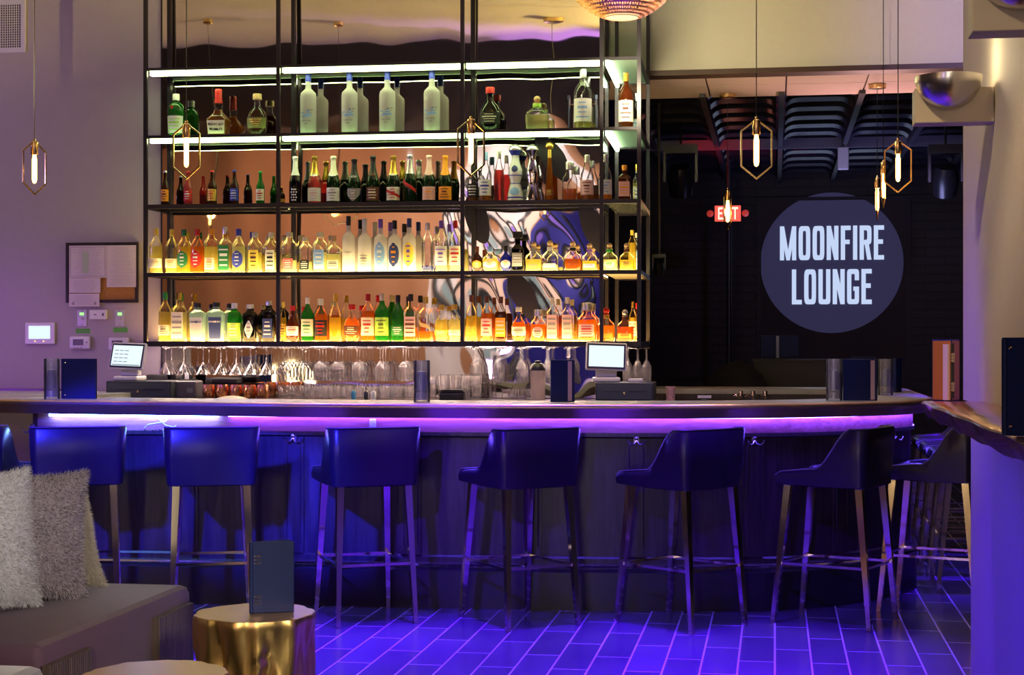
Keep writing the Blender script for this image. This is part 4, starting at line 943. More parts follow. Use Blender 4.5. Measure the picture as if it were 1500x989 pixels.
basep = smooth_path([fl(48, 9.02), fl(150, 8.92), fl(275, 8.865), fl(430, 8.82), fl(685, 8.70), fl(860, 8.637), fl(1030, 8.615), fl(1120, 8.64), fl(1190, 8.73), fl(1246, 8.865), fl(1293, 9.06), fl(1328, 9.32), V(.79, 9.75), V(.80, 10.3), V(.80, 11.35), V(.72, 11.55), V(.45, 11.62), V(-.9, 11.62)], .06)
bar = thing('bar_counter', 'long curved dark wood bar with violet strip light under its bronze edge', 'bar', (0, 0, 0))
wid = .50
A_ = atd(-200, 9.7); B_ = atd(134, 9.7)
MB().box(A_.x-.3, B_.x, 9.02, 10.08, TOP-.036, TOP-.001).build('return_top', MARBLE, bar)
MB().box(A_.x-.3, atd(66, 10.2).x, 10.08, 10.12, TOP-.036, TOP+.012).build('return_edge', BLACKP, bar)
sweep(nose, [(-.012, TOP-.035), (-.012, TOP), (-wid, TOP), (-wid, TOP-.035)], 'counter_top', MARBLE, bar)
npf = [(-.012, TOP-.001), (.0, TOP+.001), (.012, TOP-.004), (.018, TOP-.014), (.016, TOP-.026), (.008, TOP-.036), (.002, TOP-.046), (-.004, TOP-.062), (-.014, TOP-.075), (-.05, TOP-.075), (-.05, TOP-.036), (-.012, TOP-.036)]
sweep(nose, npf, 'bar_nose', BRONZE, bar, smooth=True)
sweep(nose, [(-.05, TOP-.075), (-.05, TOP-.036), (-wid, TOP-.036), (-wid, TOP-.075)], 'underside_board', DARKWOOD, bar)
UZ = TOP-.076
sweep(basep, [(.0, UZ), (-.03, UZ), (-.03, .93), (.0, .93)], 'apron', RAILWOOD, bar)
sweep(basep, [(-.012, .929), (-.05, .929), (-.05, .21), (-.012, .21)], 'panel_field', DARKWOOD, bar)
sweep(basep, [(.008, .935), (.008, .915), (-.012, .905), (-.012, .935)], 'top_moulding', DARKWOOD, bar)
sweep(basep, [(.0, .27), (-.012, .28), (-.012, .205), (.0, .205)], 'bottom_rail', DARKWOOD, bar)
sweep(basep, [(.022, .20), (.012, .215), (-.05, .215), (-.05, .0), (.022, .0)], 'plinth', mat('plinth_black', (.03, .024, .03), .3), bar)
sweep(basep, [(.050-.008, .232), (.050, .240), (.058, .232), (.050, .224)], 'foot_rail', CHROME, bar, smooth=True)
sweep(basep, [(-.4, TOP-.08), (-.42, TOP-.08), (-.42, 0), (-.4, 0)], 'inner_side', BLACKP, bar)
i_led = 2
LEDV = emis('violet_led', (.11, .06, 1.0), 85)
LEDB = emis('blue_white_led', (.14, .32, 1.0), 75)
nb = len(basep); nv = next(i for i, p in enumerate(basep) if (p-fl(340, 8.84)).length < .05) if any((p-fl(340, 8.84)).length < .05 for p in basep) else 18
ne = min(range(nb), key=lambda i: (basep[i]-V(.80, 11.2)).length)
sweep(basep, [(.012, UZ-.001), (.034, UZ-.001), (.034, UZ-.014), (.012, UZ-.014)], 'led_strip', LEDB, bar, 2, nv)
sweep(basep, [(.012, UZ-.001), (.030, UZ-.001), (.030, UZ-.012), (.012, UZ-.012)], 'led_strip', LEDV, bar, nv, ne)
# stiles with beads, and bag hooks
NB = normals(basep)
def near(px): 
    best = None
    for i, p in enumerate(basep[:ne]):
        Z = -p.x*SN+p.y*CS; x = CX+F*(p.x*CS+p.y*SN)/Z
        if best is None or abs(x-px) < best[0]: best = (abs(x-px), i)
    return best[1]
hook_spots = []
for k, px in enumerate((100, 270, 433, 605, 770, 941, 1110, 1235)):
    i = near(px); p = basep[i]; n = NB[i]; a = math.atan2(n.x, -n.y); M = Matrix.Translation(p) @ Matrix.Rotation(a, 4, 'Z')
    b = MB().box(-.055, .055, -.0, .03, .28, .905, M); b.build('stile', DARKWOOD, bar)
    b = MB()
    for sx in (-.038, .038): b.tube([M @ Vector((sx, -.0025, .33)), M @ Vector((sx, -.0025, .86))], .0045, 6)
    b.build('stile_bead', DARKWOOD, bar, smooth=True)
# hidden corner continuation of the right side
for y in (10.1, 10.8): MB().box(.77, .803, y-.055, y+.055, .28, .905).build('stile', DARKWOOD, bar)
i = 0; p = basep[0]; n = NB[0]
MB().box(-.0, .03, 0, .45, 0, UZ, Matrix.Translation(p) @ Matrix.Rotation(math.atan2(n.x, -n.y), 4, 'Z')).build('end_panel', DARKWOOD, bar)
HK = mat('pewter_hook', (.5, .45, .48), .25, 1.)
hook0 = None
for k, (px, py) in enumerate(((50, 628), (433, 642), (941, 646), (1112, 646), (1238, 646), (1312, 640))):
    i = near(px); p = basep[i]; n = NB[i]; a = math.atan2(n.x, -n.y); q = p+n*.0035
    Zc = -q.x*SN+q.y*CS; z = H-(py-505)/F*Zc
    lab = 'double purse hook under the bar edge, '+['at the bar\'s far left end', 'between second and third full stools', 'beside the fifth full stool', 'right of the stool with tilted back', 'behind the sixth full stool', 'at the rounded right corner'][k]
    if not hook0:
        hook0 = thing('purse_hook', lab, 'hook', (q.x, q.y, z), a, 'purse hooks along the bar')
        MB().lathe([(.012, 0), (.012, .004), (.006, .008), (.001, .009)], 12).build('rosette', HK, hook0, loc=(0, 0, .012), rot=(PI/2, 0, 0))
        for s in (-1, 1):
            MB().tube([(0, -.006, .0), (s*.012, -.016, -.016), (s*.028, -.026, -.020), (s*.042, -.032, -.006), (s*.044, -.034, .004)], .0042, 8).build('prong', HK, hook0, smooth=True)
        MB().box(-.014, .014, -.0, .003, -.012, .026).build('back_plate', HK, hook0)
    else: dup(hook0, (q.x, q.y, z), a, lab)
i = near(228); p = basep[i]; n = NB[i]; a = math.atan2(n.x, -n.y)
e = thing('loose_wiring', 'tangle of white cable clipped under the bar near the second stool', 'cable', (p.x+n.x*.012, p.y+n.y*.012, .985), a)
WH = mat('cable_white', (.8, .78, .85), .4)
MB().tube([(.05, 0, .03), (.03, -.01, .0), (-.02, -.012, -.01), (-.07, -.008, -.018), (-.09, -.004, -.035)], .003, 6).build('cable', WH, e, smooth=True)
MB().tube([(-.03, 0, .03), (.0, -.01, .005), (.03, -.012, -.02), (.07, -.008, -.03), (.085, 0, -.022), (.08, -.006, -.038)], .003, 6).build('cable', WH, e, smooth=True)
for s in (-.085, -.04, .0, .04): MB().lathe([(.006, 0), (.006, .006), (.001, .007)], 8).build('clip', HK, e, loc=(s, -.004, -.045), rot=(PI/2, 0, 0))
i = near(555); p = basep[i]; n = NB[i]
o = MB().rbox(-.018, .018, -.012, 0, -.028, .028, .004).build('outlet_plate', mat('clear_plate', (.5, .6, .75), .3)); o.location = (p.x+n.x*.0005, p.y+n.y*.0005, .975); o.rotation_euler = (0, 0, math.atan2(n.x, -n.y)); tag(o, 'small pale outlet plate on the apron behind the third full stool', 'outlet')

# things standing on the bar
def onbar(px, Z): p = atd(px, Z); return Vector((p.x, p.y, TOP+.0012))
def cylinder(px, Z, w_, h_, lab, sand=True):
    e = thing('acrylic_cylinder', lab, 'vase', onbar(px, Z), 0, 'clear cylinders along the bar'); R = w_*Z/F/2; Hh = h_*Z/F
    MB().lathe([(.001, 0), (R, 0), (R, Hh), (R*.90, Hh), (R*.90, .012), (.001, .012)], 24).build('cylinder', ACRYL, e, smooth=True)
    MB().lathe([(.001, .013), (R*.88, .013), (R*.88, Hh*.22), (.001, Hh*.25)], 20).build('filler', mat('pale_sand', (.75, .68, .6), .9), e, smooth=True) if sand else None
    MB().lathe([(R*.55, Hh*.26), (R*.6, Hh*.5), (R*.45, Hh*.72), (.001, Hh*.74)], 14, sq=.4).build('candle', mat('smoky_wax', (.30, .30, .48), .5), e, smooth=True) if sand else None
def menu(px, Z, w_px, h_px, rz, lab, loc=None, hm=None, open_=0., rings=False, wm=None):
    P = loc if loc is not None else onbar(px, Z); w_ = wm or w_px*Z/F; h_ = hm or h_px*Z/F
    e = thing('menu_binder', lab, 'menu', P, rz, 'navy menus')
    def cover(sg, nm='cover'):
        M = Matrix.Translation((-w_/2, 0, 0)) @ Matrix.Rotation(sg, 4, 'Z')
        MB().rbox(0, w_, -.003, .003, 0, h_, .0028, M).build(nm, NAVY, e)
        return M
    M1 = cover(-open_/2, 'front_cover'); M2 = cover(open_/2+.10, 'back_cover')
    Mp = Matrix.Translation((-w_/2, 0, 0)) @ Matrix.Rotation(.05+open_*.1, 4, 'Z')
    MB().box(.008, w_*.95, -.0035+.001, .0045, .006, h_*.965, Mp).build('pages', mat('menu_pages', (.7, .5, .5), .8), e)
    MB().rbox(-w_/2-.006, -w_/2+.006, -.008, .012, 0, h_, .004).build('spine', NAVY, e)
    for f in ((.1, .9) if not rings else (.14, .19, .24, .70, .75, .80)):
        if rings: MB().rbox(-w_/2+.010, -w_/2+.034, -.0075, -.0035, h_*f-.0022, h_*f+.0022, .001).build('ring_clip', CHROME, e)
        else: MB().lathe([(.004, 0), (.004, .003), (.001, .004)], 8).build('rivet', CHROME, e, loc=(-w_/2+.016, -.0035, h_*f), rot=(PI/2, 0, 0))
    return e
FC = YAW       # faces the camera
cylinder(76, 9.03, 23, 59, 'clear cylinder vase beside the leftmost navy menu on the bar')
menu(116, 9.03, 51, 59, FC-.12, 'navy menu standing at the left end of the bar')
cylinder(618, 8.56, 24, 61, 'clear cylinder vase at the middle of the bar')
menu(823, 8.52, 34, 62, FC+.12+PI, 'navy menu standing near the bar centre beside the shaker')
cylinder(1222, 8.74, 24, 61, 'clear cylinder vase left of the navy menu, right end of bar')
menu(1259, 8.76, 48, 61, FC+PI-.1, 'navy menu standing near the right end of the bar')
cylinder(1297, 9.7, 22, 53, 'clear cylinder vase standing farther back on the bar\'s right arm')
menu(1316, 10.3, 20, 50, FC+.9, 'navy menu farthest along the bar\'s right arm')
menu(1262, 10.6, 34, 50, FC+2.8, 'open navy menu with brown inside, seen behind the front right menu', open_=.5)
# faucets and small things inside the bar
for k, (px, py) in enumerate(((1085, 586), (1103, 587), (1121, 587))):
    P = atd(px, 9.9, py); e = thing('bar_tap', 'small chrome tap inside the bar, %s of three' % ('left', 'middle', 'right')[k], 'tap', (P.x, P.y, CT-.045), .2*k)
    MB().lathe([(.012, 0), (.012, .05), (.006, .052), (.006, .075), (.016, .08), (.013, .11), (.001, .111)], 12).build('valve', CHROME, e, smooth=True)
    MB().tube([(0, 0, .06), (-.03, 0, .085), (-.05, 0, .075)], .005, 8).build('spout', CHROME, e, smooth=True)
e = thing('sink_unit', 'dark sink cabinet inside the bar below the taps', 'sink', (0, 0, 0)); A = atd(1040, 9.9); Bq = atd(1200, 9.9)
MB().box(A.x+.14, Bq.x, A.y-.25, A.y+.25, .0, CT-.046).build('cabinet', BLACKP, e)
P = atd(1032, 9.8, 583); e = thing('ticket_holder', 'small white-topped holder inside the bar, left of the taps', 'holder', (P.x, P.y, CT-.0), 0); e.location.z = 1.0
MB().lathe([(.022, 0), (.025, .07), (.015, .08)], 12).build('stem', BLACKP, e); MB().box(-.04, .04, -.015, .015, .081, .096).build('top', WHITEP, e)
A = atd(1032, 9.8)
o = MB().box(A.x-.15, A.x+.10, A.y-.2, A.y+.2, 0, .9995).build('ice_bin', mat('steel_bin', (.2, .2, .22), .35, .7)); tag(o, 'steel ice bin inside the bar under the white-topped holder', 'bin')

# ------------------------------------------------------------------ bar stools
def make_stool():
    t = thing('bar_stool', '', 'bar stool', (0, 0, 0), 0, 'stools around the bar')
    path = []; hw, yb, yf, rc = .208, -.225, .225, .024
    path += [(-hw, yf-.01*k*0-(.47-.0)*k/14*.82) for k in range(0, 12)]
    yy = path[-1][1]
    path = [(-hw, yf-(yf-(yb+rc))*k/14) for k in range(15)]
    path += [(-hw+rc-rc*math.cos(a), yb+rc-rc*math.sin(a)) for a in [PI/2*k/5 for k in range(1, 6)]]
    path += [(-hw+rc+(2*hw-2*rc)*k/8, yb-.012*math.sin(PI*k/8)) for k in range(1, 8)]
    path += [(-x, y) for x, y in reversed(path[:20])]
    rings = []; ridge = []; n = len(path)
    for i, (x, y) in enumerate(path):
        a, b = path[max(i-1, 0)], path[min(i+1, n-1)]; tx, ty = b[0]-a[0], b[1]-a[1]; L_ = math.hypot(tx, ty); nx, ny = ty/L_, -tx/L_
        if nx*x+ny*(y) < 0: nx, ny = -nx, -ny
        s = max(0., min(1., (y-(yb+.045))/.20)); s = s*s*(3-2*s)
        Tz = .985-.205*s-.018*max(0, (y-.05)/.18); Bz = .69+.01*max(0, y/.22)
        if y > yf-.04: Tz -= .018*((y-(yf-.04))/.04)**2
        hgt = Tz-Bz; o1 = .020*hgt/.29; th = .030
        def pt(o_, z): return (x+nx*o_, y+ny*o_, z)
        rings.append([pt(.0, Bz), pt(.012, Bz+.006), pt(.014+o1*.5, Bz+hgt*.5), pt(.012+o1, Tz-.012), pt(.004+o1, Tz), pt(-.012+o1, Tz), pt(-th+o1+.004, Tz-.014), pt(-th+o1*.3, Bz+hgt*.5), pt(-th, Bz+.01), pt(-th+.01, Bz)])
        ridge.append(pt(.006+o1, Tz+.001))
    MB().loft(rings).build('shell', LEATHER, t, smooth=True)
    MB().tube(ridge, .004, 6).build('piping', PIPING, t, smooth=True)
    MB().rbox(-.178, .178, -.195, .222, .695, .762, .028).build('seat', LEATHER, t, smooth=True)
    tops = [(.165, .175), (-.165, .175), (.175, -.20), (-.175, -.20)]; bots = [(.195, .245), (-.195, .245), (.20, -.26), (-.20, -.26)]
    for (x0, y0), (x1, y1) in zip(tops, bots): MB().beam((x0, y0, .694), (x1, y1, .001), .036, .021).build('leg', CHROME, t)
    def at(i, z): f = 1-(z/.694); return Vector((tops[i][0]+(bots[i][0]-tops[i][0])*f, tops[i][1]+(bots[i][1]-tops[i][1])*f, z))
    for i, j in ((0, 1), (2, 3), (0, 2), (1, 3)):
        MB().beam(at(i, .30), at(j, .30), .013).build('stretcher', CHROME, t)
    return t
def feet_pose(nl, nr, fl_, fr):
    A, Bb, C_, D = [onz(*q) for q in (nl, nr, fl_, fr)]
    c = (A+Bb+C_+D)/4; c = c*(1-.045/c.length); f = ((C_+D)-(A+Bb)); return c, math.atan2(-f.x, f.y)
st0 = make_stool(); first = True
def place(c, rz, lab):
    global first
    if first: st0.location = (c.x, c.y, 0); st0.rotation_euler = (0, 0, rz); st0['label'] = lab; first = False; return st0
    return dup(st0, (c.x, c.y, 0), rz, lab)
def ang(px, extra=0.): r = ray(px); return math.atan2(-r.x, r.y)+extra
place(atd(-32, 8.62), ang(-14, -.42), 'black leather bar stool cut off by the left edge of view')
place(atd(117, 8.48), ang(117, -.05), 'black leather bar stool behind the grey pillows')
place(atd(310, 8.45), ang(310, .0), 'black leather bar stool right behind the gold stump table')
c, a = feet_pose((495.5, 921), (611, 912.4), (458, 886), (570, 893)); place(c, a*.5+ang(540, .28)*.5, 'black leather bar stool just right of the upright navy menu on gold stump')
c, a = feet_pose((746.7, 921.4), (846, 912.3), (672, 903), (770.4, 894)); place(c, a*.5+ang(765, .42)*.5, 'black leather bar stool at the centre, below the middle navy menu')
c, a = feet_pose((1007.4, 926.4), (1089, 914.8), (900.8, 909.3), (983.7, 896.6)); place(c, a, 'black leather bar stool below the right cash drawer, front row')
c, a = feet_pose((1276, 922), (1309, 907), (1133, 911), (1167, 892)); place(c, a, 'black bar stool turned side-on before the rounded bar corner')
place(V(.83, 8.89), math.atan2(.95, .31), 'black bar stool at the rounded corner, its back behind the half wall')
for k, y in enumerate((9.76, 10.36, 10.95, 11.52)):
    place(V(1.16, y), PI/2, '%s bar stool in the row along the bar\'s right side' % ('nearest', 'second', 'third', 'farthest')[k])

# ------------------------------------------------------------------ pendants
def make_pendant():
    t = thing('pendant_lamp', '', 'pendant lamp', (0, 0, 0), 0, 'hexagonal brass pendants over the bar')
    hx = [(-.078, .245), (-.078, .07), (0, 0), (.078, .07), (.078, .245), (.018, .285)]
    pts = [(.018, 0, .29), (.078, 0, .245), (.078, 0, .065), (0, 0, .0), (-.078, 0, .065), (-.078, 0, .245), (-.018, 0, .29)]
    b = MB()
    for p, q in zip(pts, pts[1:]): b.beam(p, q, .0085)
    b.build('frame', BRASS, t)
    MB().lathe([(.019, .225), (.021, .228), (.021, .298), (.016, .302), (.008, .306), (.008, .318), (.001, .32)], 14).build('socket', BRASS, t, smooth=True)
    MB().lathe([(.001, .062), (.010, .068), (.0135, .085), (.0135, .20), (.010, .215), (.010, .225)], 12).build('bulb', emis('amber_bulb', (1.0, .50, .10), 11), t, smooth=True)
    return t
pend = make_pendant(); pf = True
def pendant(px, ybot, Z, ceil, rz, lab, canopy=True):
    global pf
    P = atd(px, Z, ybot)
    if pf: e = pend; e.location = P; e.rotation_euler = (0, 0, rz); e['label'] = lab; pf = False
    else: e = dup(pend, P, rz, lab)
    L_ = ceil-P.z
    MB().tube([(0, 0, .318), (0, 0, L_-.02)], .0026, 6).build('cord', BLACKP, e)
    MB().lathe([(.055, L_-.03), (.062, L_-.028), (.062, L_-.003), (.001, L_-.001)], 18).build('canopy', BRASS, e, smooth=True)
    point('pendant_glow', P+Vector((0, -.02, .14)), 2.2, (1.0, .55, .2), .03)
pendant(50.5, 285, 9.3, 3.85, FC+.95, 'hexagonal brass pendant lamp at the far left over the bar')
pendant(273, 262, 9.0, 3.85, FC-.25, 'hexagonal brass pendant lamp in front of the left shelf bay')
pendant(690, 258, 8.7, 3.85, FC+.5, 'hexagonal brass pendant lamp in front of the second shelf post')
pendant(1108, 262, 8.4, 3.85, FC, 'hexagonal brass pendant lamp nearest the lounge sign, largest in view')
pendant(1315.5, 282, 9.6, 3.85, FC-.5, 'hexagonal brass pendant lamp over the right arm, rightmost')
pendant(1294, 304, 10.9, 3.85, FC+1.2, 'hexagonal brass pendant lamp middle of the three overlapping at right')
pendant(1285, 322, 11.75, HB, FC+1.3, 'hexagonal brass pendant lamp rearmost of the three overlapping at right')
pendant(1066, 338, 12.2, HB, FC+1.1, 'hexagonal brass pendant lamp hanging in front of the exit sign')

# big perforated globe
P = atd(911, 7.5, -58); e = thing('globe_chandelier', 'large perforated bronze globe lamp at the top edge of view', 'chandelier', P)
R = .275; b = MB(); nU, nV = 84, 34
for j in range(nV-2):
    for i in range(nU):
        if j < 2: continue
        t0, t1 = -PI/2+PI*(j+1)/nV, -PI/2+PI*(j+2)/nV; a0, a1 = 2*PI*i/nU, 2*PI*(i+1)/nU
        sp = lambda t, a, r=R: Vector((r*math.cos(t)*math.cos(a), r*math.cos(t)*math.sin(a), r*math.sin(t)))
        q = .22
        o_ = [sp(t0, a0), sp(t0, a1), sp(t1, a1), sp(t1, a0)]; tm0, tm1 = t0+(t1-t0)*q, t1-(t1-t0)*q; am0, am1 = a0+(a1-a0)*q, a1-(a1-a0)*q
        n_ = [sp(tm0, am0), sp(tm0, am1), sp(tm1, am1), sp(tm1, am0)]
        b.add(o_+n_, [(0, 1, 5, 4), (1, 2, 6, 5), (2, 3, 7, 6), (3, 0, 4, 7)])
b.build('perforated_shell', mat('gold_bronze', (.90, .56, .20), .35, .8), e)
MB().lathe([(.001, -R*.955), (R*.28, -R*.95), (R*.29, -R*.93), (.001, -R*.925)], 30).build('bottom_lens', emis('warm_lens', (1., .72, .34), 1.6), e)
MB().lathe([(.001, -.1), (.06, -.08), (.085, 0), (.06, .08), (.001, .1)], 16).build('lamp', emis('globe_bulb', (1., .6, .28), 40), e, smooth=True)
MB().tube([(0, 0, R*.9), (0, 0, 4.6-P.z)], .006, 6).build('rod', BRASS, e)

# ------------------------------------------------------------------ wood ledge, wall sconces, menus on the ledge
led = thing('wall_ledge', 'thick live-edge wooden drink ledge fixed along the right half wall', 'ledge', (0, 0, 0))
rnd = random.Random(11); prof_y = [5.82-.09*i for i in range(32)]
rings = []
for i, y in enumerate(prof_y):
    e0 = .50+.004*math.sin(i*.9)
    zb = 1.205-.058+.004*math.sin(i*1.1)
    rings.append([(XR-.001, y, 1.205), (e0+.008, y, 1.205), (e0, y, 1.198), (e0+.004+.002*math.sin(i*1.3), y, 1.18), (e0+.012+.003*math.sin(i*1.9), y, 1.165), (e0+.024, y, zb), (XR-.001, y, zb)])
MB().loft(rings).build('slab', wood('ledge_wood', (.16, .055, .02), (.36, .15, .06), .22, 'Y', coat=.3), led, smooth=True)
P = onz(1394, 588, 1.2055)
e = menu(0, 0, 0, 0, 0, 'open navy menu showing brown lining, standing at the ledge\'s far end', loc=P, hm=.212, wm=.10); 
for ch in list(e.children): bpy.data.objects.remove(ch)
BRN = mat('brown_lining', (.42, .13, .035), .5)
e.rotation_euler = (0, 0, FC)
for s, a_ in ((-1, -.95), (1, 1.0)):
    M = Matrix.Rotation(a_, 4, 'Z'); x0, x1 = (0, .085) if s > 0 else (-.085, 0)
    MB().rbox(x0, x1, .0, .004, 0, .212, .0018, M).build('cover', NAVY, e); MB().box(x0+.004, x1-.003, -.0012, -.0002, .004, .208, M).build('lining', BRN, e)
M = Matrix.Rotation(-1.25, 4, 'Z'); MB().box(-.075, -.006, -.012, -.004, .004, .196, M).build('pages', mat('menu_pages'), e)
MB().rbox(-.004, .008, -.006, .002, .01, .20, .002).build('ring_spine', BLACKP, e)
for f in (.04, .05, .06, .14, .15, .16): MB().lathe([(.0065, 0), (.0065, .004), (.001, .004)], 8).build('ring_clip', CHROME, e, loc=(.002, -.006, f), rot=(PI/2, 0, 0))
P = onz(1497, 640, 1.2055)
menu(0, 0, 0, 0, FC-.9, 'dark blue menu standing on the ledge at the right edge of view', loc=Vector((P.x+.02, P.y, P.z)), hm=.21, wm=.13)
def sconce(Y, lab):
    e = thing('wall_sconce', lab, 'sconce', (XR, Y, 2.13), 0, 'bowl sconces on the right wall')
    MB().rbox(-.255, -.001, -.04, .06, 0, .115, .003).build('bracket_block', mat('sconce_block', (.55, .46, .36), .45), e)
    R = .108; pr = [(R*math.sin(a), -R*.95*math.cos(a)) for a in [PI/2*k/10 for k in range(1, 11)]]
    pr = [(.001, -R*.95)]+pr+[(R*.97, .0)]+[(R*.95*math.sin(a), -R*.9*math.cos(a)) for a in [PI/2*k/10 for k in range(10, 0, -1)]]
    MB().lathe(pr, 36, True, False).build('bowl', mat('brushed_steel_bowl', (.62, .58, .56), .24, 1.0), e, smooth=True, loc=(-.150, -.075, .145))
    MB().lathe([(.001, -.02), (.02, -.01), (.02, .02), (.001, .03)], 12).build('lamp', emis('sconce_bulb', (1, .8, .5), 6), e, smooth=True, loc=(-.150, -.075, .10))
    point('sconce_light', (XR-.15, Y-.075, 2.13+.20), 2.5, (1, .82, .5), .03)
sconce(5.58, 'brushed steel bowl sconce on a square block, lower and farther one')
sconce(3.98, 'brushed steel bowl sconce on a square block, at the top right corner')

# ------------------------------------------------------------------ stage room contents
sg = thing('projected_sign', 'round projected sign reading MOONFIRE LOUNGE on the dark stage wall', 'sign', (0, 0, 0))
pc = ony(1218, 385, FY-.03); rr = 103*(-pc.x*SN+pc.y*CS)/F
MB().lathe([(rr, 0), (rr, .008), (.001, .008)], 72).build('projected_light_disc', mat('projection_disc', (.03, .03, .05), .7, emit=(.048, .044, .12), es=.46, noise=.3, nscale=5), sg, loc=(pc.x, pc.y, pc.z), rot=(PI/2, 0, 0))  # glowing disc and letters stand in for light projected on the wall
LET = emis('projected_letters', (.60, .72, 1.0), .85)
def fit_text(s, x0, x1, y0, y1, m, parent, Y, dy, off=0., name='lettering'):
    me = text_mesh(s, 1.0, 1., .0, off); xs = [v.co.x for v in me.vertices]; ys = [v.co.y for v in me.vertices]
    A = ony(x0, y1, Y); Bb = ony(x1, y0, Y)
    for v in me.vertices:
        v.co.x = A.x+(v.co.x-min(xs))/(max(xs)-min(xs))*(Bb.x-A.x); v.co.z = A.z+(v.co.y-min(ys))/(max(ys)-min(ys))*(Bb.z-A.z); v.co.y = Y-dy
    return link_mesh(name, me, m, parent)
def block_text(word, x0, x1, y0, y1, m, parent, Y, dy):
    st = .155; gap = .085; quads = []; cx_ = 0.
    def ring(ox, w, lo, hi, a0, a1, seg=28):
        cx, cy, hw, hh = ox+w/2, (lo+hi)/2, w/2, (hi-lo)/2; e = 2/5.5; out = []
        for k in range(seg):
            q = []
            for a in (math.radians(a0+(a1-a0)*k/seg), math.radians(a0+(a1-a0)*(k+1)/seg)):
                c, n = math.cos(a), math.sin(a); c = math.copysign(abs(c)**e, c); n = math.copysign(abs(n)**e, n)
                q.append(((cx+hw*c, cy+hh*n), (cx+(hw-st)*c, cy+(hh-st*.9)*n)))
            out.append([q[0][0], q[1][0], q[1][1], q[0][1]])
        return out
    def rc(a, b, c, d): return [(a, c), (b, c), (b, d), (a, d)]
    for ch in word:
        w_ = {'M': .60, 'I': st, 'F': .36, 'E': .37, 'L': .36}.get(ch, .43); o = cx_
        if ch == 'M': quads += [rc(o, o+st, 0, 1), rc(o+w_-st, o+w_, 0, 1), [(o, 1), (o+st, 1), (o+w_/2+st*.42, 0), (o+w_/2-st*.42, 0)], [(o+w_-st, 1), (o+w_, 1), (o+w_/2+st*.42, 0), (o+w_/2-st*.42, 0)]]
        if ch == 'N': quads += [rc(o, o+st, 0, 1), rc(o+w_-st, o+w_, 0, 1), [(o, 1), (o+st, 1), (o+w_, 0), (o+w_-st, 0)]]
        if ch == 'O': quads += ring(o, w_, 0, 1, 0, 360, 48)
        if ch == 'U': quads += ring(o, w_, 0, .5, 180, 360)+[rc(o, o+st, .25, 1), rc(o+w_-st, o+w_, .25, 1)]
        if ch == 'G': quads += ring(o, w_, .5, 1, 0, 180)+ring(o, w_, 0, .5, 180, 360)+[rc(o, o+st, .25, .75), rc(o+w_-st, o+w_, .2, .48), rc(o+w_*.52, o+w_, .38, .50), rc(o+w_-st, o+w_, .68, .76)]
        if ch == 'I': quads += [rc(o, o+st, 0, 1)]
        if ch in 'FE': quads += [rc(o, o+st, 0, 1), rc(o, o+w_, .87, 1), rc(o, o+w_*.9, .46, .59)]
        if ch in 'EL': quads += [rc(o, o+st, 0, 1), rc(o, o+w_, 0, .13)]
        if ch == 'R': quads += ring(o-.1, w_+.1, .44, 1, -90, 90)+[rc(o, o+st, 0, 1), rc(o, o+w_*.5, .87, 1), rc(o, o+w_*.5, .44, .565), [(o+w_*.42, .46), (o+w_*.78, .46), (o+w_, 0), (o+w_-st, 0)]]
        cx_ += w_+gap
    W = cx_-gap; A = ony(x0, y1, Y); Bb = ony(x1, y0, Y); b = MB()
    for q in quads: b.add([(A.x+x/W*(Bb.x-A.x), Y-dy, A.z+y*(Bb.z-A.z)) for x, y in q], [(0, 1, 2, 3)])
    return b.build('lettering', m, parent)
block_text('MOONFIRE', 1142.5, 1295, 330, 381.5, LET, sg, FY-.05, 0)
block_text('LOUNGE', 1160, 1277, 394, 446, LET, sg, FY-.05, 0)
pn = thing('backdrop', 'large dark rectangular panel frame behind the round sign', 'panel', (0, 0, 0))
A, Bb = ony(1115, 570, FY-.02), ony(1327, 292, FY-.02)
MB().box(A.x, Bb.x, FY-.018, FY-.001, .6, Bb.z).build('face', mat('panel_plum', (.045, .03, .04), .7), pn)
MB().box(A.x-.05, A.x, FY-.04, FY-.001, .6, Bb.z+.04).box(Bb.x, Bb.x+.05, FY-.04, FY-.001, .6, Bb.z+.04).box(A.x, Bb.x, FY-.04, FY-.001, Bb.z, Bb.z+.04).build('frame', mat('panel_frame', (.02, .015, .03), .6), pn)
# exit sign
ex = thing('exit_sign', 'red lit EXIT sign hanging behind the rear pendant lamp', 'exit sign', (0, 0, 0))
A, Bb = ony(1047, 324, 16.0), ony(1085, 301, 16.0)
MB().box(A.x, Bb.x, 16.0, 16.06, A.z, Bb.z).build('housing', mat('exit_red', (.8, .12, .08), .5, emit=(1., .10, .06), es=.9), ex)
fit_text('EXIT', 1052, 1081, 303.5, 321.5, emis('exit_letters', (1., .85, .55), 1.6), ex, 15.997, 0, .01)
MB().tube([((A.x+Bb.x)/2, 16.03, Bb.z), ((A.x+Bb.x)/2, 16.03, 3.72)], .01, 6).build('hanger', BLACKP, ex)
for x in (A.x-.045, Bb.x+.045): MB().lathe([(.001, -.02), (.03, -.01), (.034, .01), (.001, .02)], 14).build('side_lamp', mat('red_lens', (.5, .05, .04), .3, emit=(1, .08, .04), es=.25), ex, loc=(x, 16.03, (A.z+Bb.z)/2), rot=(PI/2, 0, 0))
